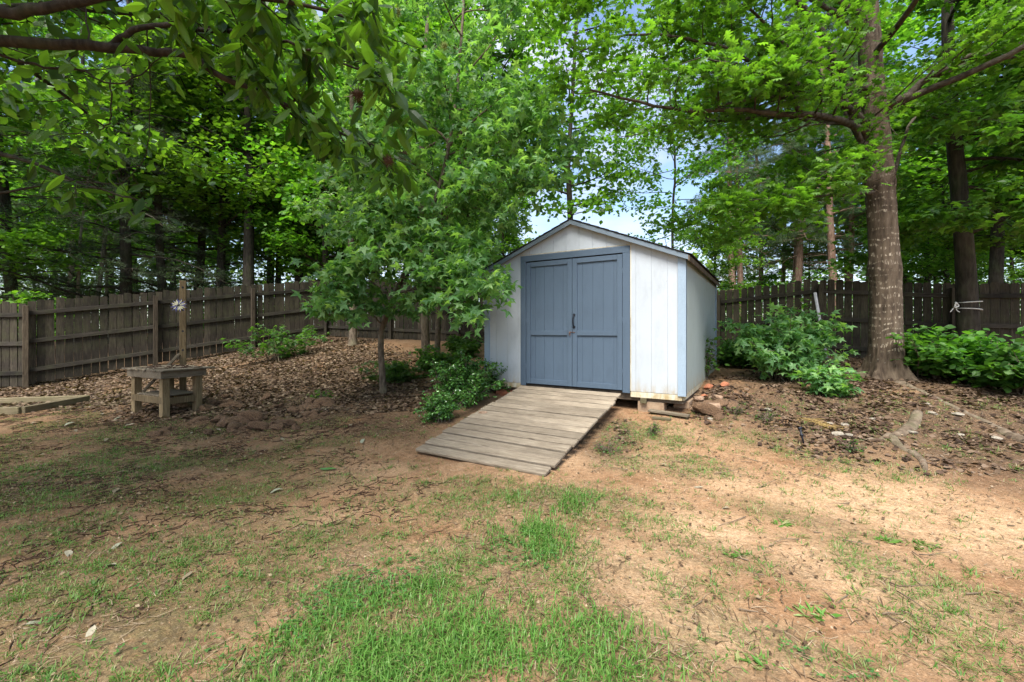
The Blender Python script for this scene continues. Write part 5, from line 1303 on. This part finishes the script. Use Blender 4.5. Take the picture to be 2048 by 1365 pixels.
# ------------------------------------------------------------------ shrubs
def shrub(name, label, px, py, nst, hgt_, spread, nleaf, lsize, key, mat, seed, matobj=None, parts=0, lean=(0, 0), cat='shrub', bark='bark_gum', tilt=.5, gp=None, group=None, drop_=.3, y=None):
    g0 = G(px, py) if y is None else Vector(((px - 1024) / F * y, y, h1((px - 1024) / F * y, y)))
    rgx = np.random.default_rng(seed); e = empty(name, g0, 0, label, cat, group); wood = Geo(); pos = []
    for k in range(nst):
        az = rgx.uniform(0, 6.28); sp = rgx.uniform(.1, 1) * spread
        h_ = hgt_ * rgx.uniform(.6, 1.05)
        o0 = np.array([rgx.normal(0, spread * .18), rgx.normal(0, spread * .18), -.02])
        o0[2] = h1(g0.x + o0[0], g0.y + o0[1]) - g0.z - .02
        dd_ = np.array([math.cos(az) * sp + lean[0], math.sin(az) * sp + lean[1], h_]); L_ = np.linalg.norm(dd_)
        st = grow(rgx, o0, dd_, L_, 7, .10, -.02)
        tube(wood, st, np.linspace(.011, .003, 8), 5, cap=False)
        side_branches(rgx, wood, st, .010, 6, L_ * .38, .18, leafpts=pos, nleaf=nleaf / nst / 6, lspread=lsize * .55, twigs=2, sides=3, lmin=.12)
    p_ = np.concatenate(pos) + np.array(g0); gz = hgt(p_[:, 0], p_[:, 1]); p_[:, 2] = np.maximum(p_[:, 2], gz + .02)
    link('stem', wood.mesh('stem', M[bark]), e)
    foliage(e, key, p_, rgx, lsize, M[mat], M[matobj] if matobj else None, parts=parts, tilt=tilt, droop=drop_)
    return e
shrub('sweetgum_bush', 'bright green star leaved bush between the shed and the big oak', 1574, 760, 26, 1.0, .74, 2500, .14, 'star', 'leaf_gum', 101, 'leaf_gum_o', 260, tilt=.9)
shrub('sweetgum_bush', 'low star leaved sprout spilling down the bank at the foot of the bright bush', 1650, 792, 8, .34, .30, 420, .13, 'star', 'leaf_gum', 102, 'leaf_gum_o', 60)
shrub('leafy_shrub', 'leafy shrub between the shed wall and the bright star leaved bush', 1490, 735, 20, .65, .60, 2600, .11, 'kite', 'leaf_shrub', 103)
shrub('sweetgum_bush', 'thin tall sprout in front of the fence beside the bright star leaved bush', 1565, 715, 5, 1.35, .22, 260, .12, 'star', 'leaf_shrub', 104)
shrub('leafy_shrub', 'green shrub immediately right of the big oak trunk', 1868, 758, 20, .68, .60, 2400, .11, 'kite', 'leaf_shrub', 105)
shrub('leafy_shrub', 'dense green shrub in front of the roped maple', 1955, 765, 22, .66, .70, 2600, .11, 'kite', 'leaf_shrub', 106)
shrub('leafy_shrub', 'dark shrub filling the bank at the right edge', 2045, 785, 22, .60, .75, 2600, .11, 'kite', 'leaf_dark', 107)
shrub('leafy_shrub', 'shrub at the far right beyond the roped maple', 2090, 730, 14, .9, .7, 1500, .12, 'kite', 'leaf_shrub', 108)
shrub('leafy_shrub', 'small plants growing left of the big oak foot', 1712, 712, 8, .45, .35, 600, .10, 'kite', 'leaf_dark', 109)
shrub('glossy_shrub', 'low glossy dark green holly like shrub beside the left edge of the ramp', 922, 812, 36, .66, .52, 7800, .054, 'holly', 'leaf_holly', 110, tilt=.8)
shrub('glossy_shrub', 'glossy leaved sprigs reaching toward the left front of the shed', 968, 785, 16, .50, .36, 2600, .048, 'holly', 'leaf_holly', 111, tilt=.8, lean=(.12, 0))
shrub('glossy_shrub', 'front lobe of glossy leaves spilling onto the bare ground left of the ramp', 885, 842, 16, .34, .30, 2600, .048, 'holly', 'leaf_holly', 112, tilt=.8)
shrub('leafy_shrub', 'dark low plants around the foot of the leaning sweetgum stem', 790, 765, 16, .36, .5, 1500, .09, 'star', 'leaf_dark', 113)
shrub('leafy_shrub', 'shaded plants between the leaning sweetgum stem and the shed', 880, 745, 14, .45, .6, 1500, .10, 'kite', 'leaf_dark', 114)
shrub('leafy_shrub', 'dark plants under the two trunks beside the shed', 930, 712, 12, .5, .6, 1200, .11, 'kite', 'leaf_dark', 115)
shrub('sweetgum_bush', 'dim leaning shrub in front of the left fence above the leaf covered slope', 540, 722, 10, .85, 1.3, 800, .13, 'star', 'leaf_dark', 116, lean=(.4, .3))
shrub('leafy_shrub', 'small green seedling patch on the leaf covered slope', 640, 800, 6, .12, .22, 130, .07, 'kite', 'leaf_shrub', 117)
shrub('leafy_shrub', 'bright leafy bush hanging over the fence at the left edge', 20, 600, 14, 2.35, 1.0, 2200, .15, 'kite', 'leaf_wood', 118, y=10.3)
shrub('climbing_vine', 'leafy vine climbing the right side wall of the shed', 1412, 760, 7, .75, .10, 240, .09, 'kite', 'leaf_shrub', 119, cat='vine')
shrub('small_weed', 'little weed growing under the right end of the shed front', 1338, 810, 6, .22, .10, 120, .055, 'kite', 'leaf_shrub', 120, cat='weed')
shrub('leafy_shrub', 'low greens at the back corner of the shed', 1455, 730, 10, .35, .35, 700, .09, 'kite', 'leaf_shrub', 121)

# ------------------------------------------------------------------ ground cover
def samp(rg, n, x0, x1, y0, y1): return rg.uniform(x0, x1, n), rg.uniform(y0, y1, n)
def off_ramp(x, y):
    rx = (x - SL.x) * rv.x + (y - SL.y) * rv.y; ry = (x - SL.x) * dv.x + (y - SL.y) * dv.y
    return ~((rx > RX0 - .02) & (rx < RX1 + .02) & (ry > -RL - .03) & (ry < 0)) & ~((rx > 0) & (rx < SW) & (ry > 0) & (ry < SD))
def blades(name, label, rg, x, y, L, wd, mat, lean=.5, tone=(0, 1)):
    n = len(x); z = hgt(x, y) - .004; az = rg.uniform(0, 6.28, n); ln = rg.uniform(.15, 1.0, n) * lean
    dx, dy = np.cos(az), np.sin(az); L = L * rg.uniform(.55, 1.15, n); w_ = wd * rg.uniform(.7, 1.2, n)
    sx, sy = -dy, dx; b = np.stack([x, y, z], 1)
    s = np.stack([sx, sy, np.zeros(n)], 1) * w_[:, None] * .5
    m_ = b + np.stack([dx * ln * L * .35, dy * ln * L * .35, L * .6 * np.sqrt(1 - np.minimum(ln, .95) ** 2 * .5)], 1)
    t_ = b + np.stack([dx * ln * L * 1.0, dy * ln * L * 1.0, L * (1 - ln * .6)], 1)
    V_ = np.stack([b - s, b + s, m_ + s * .8, m_ - s * .8, t_], 1).reshape(-1, 3)
    i_ = (np.arange(n) * 5)[:, None]
    g_ = Geo(); a = rg.uniform(tone[0], tone[1], n)
    g_.add(V_, np.concatenate([i_ + [0, 1, 2], i_ + [0, 2, 3], i_ + [3, 2, 4]]), np.repeat(a, 5))
    return props(link(name, g_.mesh(name, mat)), label, None, None, 'stuff')
rg = np.random.default_rng(200)
x, y = samp(rg, 700000, -5.5, 6.5, 1.25, 6.2)
clump = sstep(.42, .70, vnoise(x * 13, y * 13, 5) * .6 + vnoise(x * 29, y * 29, 6) * .4)
m = m_grass(x, y) * (.34 + .66 * clump) * np.clip(1.15 - (y - 1.5) * .10, .5, 1)
k = (rg.uniform(0, 1, len(x)) < m * .52) & off_ramp(x, y)
lush = bmask(LUSH, x[k], y[k])
o = blades('grass', 'thin patchy short grass over the clay yard', rg, x[k], y[k], .034 + .03 * lush, .0042, M['grass'], .95, (.05, .95))
x, y = samp(rg, 170000, -3.0, 3.0, 1.2, 3.6)
l_ = bmask(LUSH, x, y, .2) * sstep(.30, .52, fbm(x * 4, y * 4, 23, 3))
k = rg.uniform(0, 1, len(x)) < l_ * .7
blades('lush_grass', 'taller bright lush grass nearest to the viewer', rg, x[k], y[k], .085, .0058, M['grass'], 1.15, (.15, .75))
x, y = samp(rg, 160000, -6, 7, 1.3, 5.5)
k = (rg.uniform(0, 1, len(x)) < sstep(.62, .75, vnoise(x * 5, y * 5, 45)) * (.16 + .3 * bmask(GRASS, x, y))) & off_ramp(x, y)
blades('dry_grass', 'sparse straw coloured and green tufts on the bare clay', rg, x[k], y[k], .045, .0028, M['grass'], .95, (.45, 1.0))
# tufts: radiating bunches of blades
def tufts(name, label, rg, cx, cy_, nper, L, spread, tone, wd=.0042):
    k_ = rg.integers(nper // 2, nper, len(cx)); idx = np.repeat(np.arange(len(cx)), k_)
    sz = rg.uniform(.5, 1.3, len(cx))[idx]; n = len(idx)
    x, y = cx[idx] + rg.normal(0, spread, n) * sz, cy_[idx] + rg.normal(0, spread, n) * sz
    az = np.arctan2(y - cy_[idx], x - cx[idx]) + rg.normal(0, .5, n); ln = rg.uniform(.45, 1.25, n)
    Lb = L * sz * rg.uniform(.6, 1.2, n); dx, dy = np.cos(az), np.sin(az); z = hgt(x, y) - .003; b = np.stack([x, y, z], 1)
    s_ = np.stack([-dy, dx, np.zeros(n)], 1) * wd * .5
    m_ = b + np.stack([dx * ln * Lb * .4, dy * ln * Lb * .4, Lb * .5 * np.maximum(.25, 1.15 - ln * .7)], 1)
    t_ = b + np.stack([dx * ln * Lb, dy * ln * Lb, Lb * np.maximum(.08, 1 - ln * .75)], 1)
    V_ = np.stack([b - s_, b + s_, m_ + s_ * .8, m_ - s_ * .8, t_], 1).reshape(-1, 3); i_ = (np.arange(n) * 5)[:, None]
    tn = rg.uniform(tone[0], tone[1], len(cx))[idx] + rg.normal(0, .12, n)
    g_ = Geo(); g_.add(V_, np.concatenate([i_ + [0, 1, 2], i_ + [0, 2, 3], i_ + [3, 2, 4]]), np.repeat(np.clip(tn, 0, 1), 5))
    props(link(name, g_.mesh(name, M['grass'])), label, None, None, 'stuff')
x, y = samp(rg, 105000, -5.5, 7.5, 1.25, 6.0)
gmk = bmask(GRASS, x, y, .3); wide = .10 + .22 * sstep(-3.5, 1.0, x) * sstep(.40, .62, fbm(x * 1.7, y * 1.7, 88, 4))
k = (rg.uniform(0, 1, len(x)) < np.clip(gmk * .30 * sstep(.32, .6, fbm(x * 3.1, y * 3.1, 71, 4)) + wide * .17 , 0, 1)) & off_ramp(x, y)
tufts('grass_tufts', 'scattered small tufts of thin grass over the clay yard', rg, x[k], y[k], 15, .060, .012, (.15, .95))
# flattened dead strands
def strands(name, label, rg, x, y, L, wd, tone, mat):
    n = len(x); az = rg.uniform(0, 3.14, n); l_ = L * rg.uniform(.4, 1.2, n); bend = rg.normal(0, .25, n)
    dx, dy = np.cos(az), np.sin(az); p0 = np.stack([x, y], 1); p1 = p0 + np.stack([dx, dy], 1) * (l_ * .5)[:, None] + np.stack([-dy, dx], 1) * (bend * l_ * .3)[:, None]; p2 = p0 + np.stack([dx, dy], 1) * l_[:, None]
    s_ = np.stack([-dy, dx], 1) * wd * .5
    q_ = np.stack([p0 - s_, p0 + s_, p1 + s_, p1 - s_, p2 + s_ * .4, p2 - s_ * .4], 1).reshape(-1, 2)
    z = hgt(q_[:, 0], q_[:, 1]) + np.repeat(rg.uniform(.002, .012, n), 6)
    i_ = (np.arange(n) * 6)[:, None]; g_ = Geo()
    g_.add(np.concatenate([q_, z[:, None]], 1), np.concatenate([i_ + [0, 1, 2, 3], i_ + [3, 2, 4, 5]]), np.repeat(rg.uniform(tone[0], tone[1], n), 6))
    props(link(name, g_.mesh(name, M[mat])), label, None, None, 'stuff')
x, y = samp(rg, 130000, -6.0, 7.5, 1.25, 6.2)
k = (rg.uniform(0, 1, len(x)) < (.10 + .55 * bmask(GRASS, x, y, .2)) * sstep(.40, .60, fbm(x * 4.5, y * 4.5, 66, 4))) & off_ramp(x, y)
strands('dead_grass', 'flattened dead grass strands lying on the clay', rg, x[k], y[k], .075, .0036, (0, 1), 'litter')
# short moss like growth on the shaded left
x, y = samp(rg, 300000, -11.5, 0.5, 2.0, 9)
mm = np.clip(bmask(DARKL, x, y) * .9 + bmask(GRASS, x, y) * .3, 0, 1) * sstep(.46, .62, fbm(x * 2.0 + 9, y * 2.8, 91, 5))
k = (rg.uniform(0, 1, len(x)) < mm * .62) & off_ramp(x, y)
blades('moss', 'low olive moss and fine grass on the shaded ground at the left', rg, x[k], y[k], .026, .0042, M['grass'], .95, (.0, .85))
# clover
x, y = samp(rg, 90000, -4, 3.5, 1.25, 6)
k = (rg.uniform(0, 1, len(x)) < bmask(CLOVER, x, y) * sstep(.40, .58, fbm(x * 3.5, y * 3.5, 55, 3)) * .55) & off_ramp(x, y)
x, y = x[k], y[k]; n = len(x); g_ = Geo()
hz = hgt(x, y) + rg.uniform(.008, .04, n); az = rg.uniform(0, 6.28, n)
for j in range(3):
    a_ = az + j * 2.094; d_ = np.stack([np.cos(a_), np.sin(a_), np.full(n, .1)], 1)
    nn_ = np.stack([rg.normal(0, .25, n), rg.normal(0, .25, n), np.ones(n)], 1)
    scatter(g_, T['kite'], np.stack([x, y, hz], 1), d_, nn_, np.full(n, .0135) * rg.uniform(.7, 1.2, n), rg.uniform(0, 1, n))
props(link('clover', g_.mesh('clover', M['clover'])), 'clover and small round leaved weeds among the grass', None, None, 'stuff')

# leaf litter
def litter(name, label, rg, n, x0, x1, y0, y1, mask, size, tone, mat='litter', key='kite'):
    x, y = samp(rg, n, x0, x1, y0, y1); k = (rg.uniform(0, 1, n) < mask(x, y)) & off_ramp(x, y); x, y = x[k], y[k]; n = len(x)
    z = hgt(x, y) + rg.uniform(.003, .022, n); d, _ = leaf_dirs(rg, n, .5, 0); d[:, 2] = rg.normal(0, .18, n)
    nn_ = np.stack([rg.normal(0, .6, n), rg.normal(0, .6, n), np.ones(n)], 1)
    g_ = Geo(); scatter(g_, T[key], np.stack([x, y, z], 1), d, nn_, size * rg.uniform(.35, 1.5, n), tone[0] + (tone[1] - tone[0]) * rg.uniform(0, 1, n) ** 1.3)
    props(link(name, g_.mesh(name, M[mat])), label, None, None, 'stuff')
litter('leaf_litter', 'thick brown leaf litter on the shaded slope at the left', rg, 130000, -11.5, 0, 6.2, 13.6, lambda x, y: bmask(LITL, x, y) * (.35 + .6 * sstep(.3, .5, fbm(x * 2, y * 2, 41, 3))), .058, (0, .9), mat='litter_dark')
litter('leaf_litter', 'brown leaf litter on the bank round the big oak', rg, 90000, 1.2, 10, 3.6, 9.5, lambda x, y: bmask(LITR, x, y) * (.10 + .6 * sstep(.40, .62, fbm(x * 2.6, y * 2.6, 43, 4))), .050, (0, .85), mat='litter_dark')
litter('leaf_crumbs', 'fine leaf crumbs and bits strewn over the bare clay', rg, 60000, -7, 7.5, 1.3, 6.8, lambda x, y: (.18 + .4 * bmask(DARKL, x, y)) * sstep(.3, .65, fbm(x * 2.4, y * 2.4, 99, 4)) * 1.6, .022, (0, .8), key='quad')
# catkins
x, y = samp(rg, 40000, -8.5, 1.2, 1.8, 7.2)
dens = np.clip(bmask(DARKL, x, y, .2) * .85 + .16 * sstep(1.0, -2.0, x) + .30 * bmask(blobs([(700, 1010, 330, 60, 1.), (850, 940, 150, 40, 1.), (560, 1080, 200, 40, .7)]), x, y, .2), 0, 1)
k = (rg.uniform(0, 1, len(x)) < dens * .42 * sstep(.36, .62, fbm(x * 2.4, y * 3.4, 47, 4)) * 1.3) & off_ramp(x, y)
x, y = x[k], y[k]; g_ = Geo(); L_ = rg.uniform(.03, .14, len(x)); az = rg.normal(.1, .9, len(x)) + rg.integers(0, 2, len(x)) * math.pi
for i in range(len(x)):
    a0 = az[i]; cv = rg.normal(0, .55); px_, py_ = x[i], y[i]; pts_ = [(px_, py_)]
    for s_ in range(4):
        a0 += cv * rg.uniform(.3, 1.3); px_ += math.cos(a0) * L_[i] / 4; py_ += math.sin(a0) * L_[i] / 4; pts_.append((px_, py_))
    pts_ = np.array(pts_); pz = np.full(5, 0.0)
    tube(g_, np.stack([pts_[:, 0], pts_[:, 1], pz], 1), [.002, .003, .0032, .0028, .0014], 3, rg.uniform(0, 1), cap=False)
for i, v_ in enumerate(g_.v): v_[:, 2] += hgt(v_[:, 0], v_[:, 1]) + .005 if False else 0
Vc = np.concatenate(g_.v); Vc[:, 2] += (hgt(Vc[:, 0], Vc[:, 1]) + .005).astype(np.float32); g_.v = [Vc]
props(link('fallen_catkins', g_.mesh('fallen_catkins', M['catkin'])), 'dark brown curled catkins scattered over the ground at the left', None, None, 'stuff')
# twigs on the right bank
g_ = Geo()
for i in range(150):
    gp = G(rg.uniform(1180, 2040), rg.uniform(770, 960)) if i < 120 else G(rg.uniform(1400, 2040), rg.uniform(960, 1250))
    a_ = rg.uniform(0, 6.28); l_ = rg.uniform(.05, .30)
    tube(g_, grow(rg, np.array(gp) + [0, 0, .012], (math.cos(a_), math.sin(a_), .02), l_, 4, .14), np.linspace(.004, .0015, 5), 4)
props(link('fallen_twigs', g_.mesh('fallen_twigs', M['twig'])), 'dead twigs scattered on the bank and bare ground at the right', None, None, 'stuff')

# single pale fallen leaves
PL = []
for k_ in range(3):
    gg = Geo(); rgq = np.random.default_rng(300 + k_); tv, tf = t_oval(.22, .2); tv = tv.copy(); tv[:, 2] += .22 * np.abs(tv[:, 0]) * 2 + .06 * np.sin(tv[:, 1] * 5 + k_); gg.add(tv, tf); PL.append(gg.mesh('fallen_leaf', M['pale_leaf']))
spots = [(318, 815 + 0, .13), (128, 855, .17), (62, 850, .16), (205, 832, .12), (250, 838, .12), (270, 850, .10), (150, 862, .08), (1022, 0, 0), (590, 945, .10), (567, 983, .10), (245, 1090, .07), (132, 1108, .07),
         (236, 1000 - 20, .09), (190, 1260, .06), (50, 1258, .05), (728, 882, .10), (700, 855, .09), (470, 865, .09), (430, 862, .08), (380, 870, .09), (340, 868, .07), (90, 912, .10), (40, 912, .09), (560, 880, .08),
         (100, 818, .11), (385, 1148, .06), (234, 1136, .07), (632, 905, .07), (500, 880, .07), (1408, 980, .08), (1334, 935, .07), (1460, 1020, .05), (800, 862, .08), (652, 822, .07), (215, 880, .08), (700, 820, .07)]
q = random.Random(21)
for (px, py, s_) in spots:
    if s_ == 0: continue
    gp = G(px, py); o = link('fallen_leaf', PL[q.randrange(3)], None, (gp.x, gp.y, gp.z + .012), (q.uniform(-.2, .2), q.uniform(-.2, .2), q.uniform(0, 6.28)))
    o.scale = (s_ * 1.2,) * 3; props(o, 'pale dry curled leaf lying on the ground', 'leaf', 'pale fallen leaves')
gp = G(648, 942); o = link('fallen_leaf', tmpl_mesh('oval', M['leaf_holly']), None, (gp.x - .05, gp.y, gp.z + .02), (.1, .1, -1.5)); o.scale = (.17,) * 3
props(o, 'single green leaf lying on the moss left of the ramp', 'leaf')
# tufts uprooted on the sand at the right
for (px, py) in ((1100, 0),): pass
for k_, (px, py, lab) in enumerate([(1478, 1112, 'uprooted grass clump lying on the sand, largest of the loose clumps'), (1565, 1050, 'dark green weed flattened on the sand above the uprooted clumps'), (1850, 1095, 'small upright grass sprout alone on the bare sand at the right'), (1625, 1232, 'uprooted grass clump lower in the yard near the bottom'), (1776, 1085, 'single little sprig left of the lone grass sprout'), (1500, 1330, 'leafy weed near the bottom edge of the yard')]):
    gp = G(px, py); rgq = np.random.default_rng(400 + k_); n = 30; e = empty('grass_clump', gp, 0, lab, 'grass clump')
    g_ = Geo(); pos = np.stack([rgq.normal(0, .035, n), rgq.normal(0, .02, n), np.full(n, .002)], 1); az = rgq.uniform(0, 6.28, n)
    scatter(g_, T['narrow'], pos, np.stack([np.cos(az), np.sin(az), rgq.uniform(.0, .6, n)], 1), rgq.normal(0, 1, (n, 3)), rgq.uniform(.03, .07, n), rgq.uniform(.3, .95, n)); link('blades', g_.mesh('blades', M['grass']), e, kind='stuff')

# little weeds dotted over the yard and along the foot of the shed
lab_w = ['tiny green weed beside the lower right edge of the ramp', 'small weed patch on the bare ground below the grey board', 'single weed on the bank between the heap of stones and the bush', 'little weed under the bright star leaved bush edge', 'tiny weed in the litter just right of the black stake']
for k_, (px, py) in enumerate([(1215, 905), (1300, 868), (1470, 830), (1532, 842), (1700, 905)]):
    shrub('small_weed', lab_w[k_], px, py, 5, .07, .06, 60, .030, 'kite', 'leaf_shrub', 500 + k_, cat='weed')

# grit: small crumbs of clay and stone on the bare ground
rg = np.random.default_rng(900)
x, y = samp(rg, 15000, -5.5, 7.5, 1.25, 5.6); k = off_ramp(x, y) & (rg.uniform(0, 1, 15000) < 1.2 * sstep(.3, .65, fbm(x * 1.9, y * 1.9, 120, 4))); x, y = x[k], y[k]; n = len(x)
tet = np.array([(1, 0, -.3), (-.5, .87, -.3), (-.5, -.87, -.3), (0, 0, .8)]); tf = np.array([(0, 1, 3), (1, 2, 3), (2, 0, 3)])
d, _ = leaf_dirs(rg, n, .5, 0); g_ = Geo()
scatter(g_, (tet, tf), np.stack([x, y, hgt(x, y) + .001], 1), d * np.array([1, 1, .2]), np.tile([0, 0, 1.0], (n, 1)), .0035 + .007 * rg.uniform(0, 1, n) ** 4, rg.uniform(0, 1, n))
M['grit'] = leaf_mat('clay crumb', [(0.12, 0.065, 0.035), (0.30, 0.17, 0.095), (0.38, 0.26, 0.16), (0.32, 0.25, 0.18)], trans=0.0, rough=.9, spec=.1)
props(link('grit', g_.mesh('grit', M['grit'])), 'small crumbs of clay and stone on the bare ground', None, None, 'stuff')
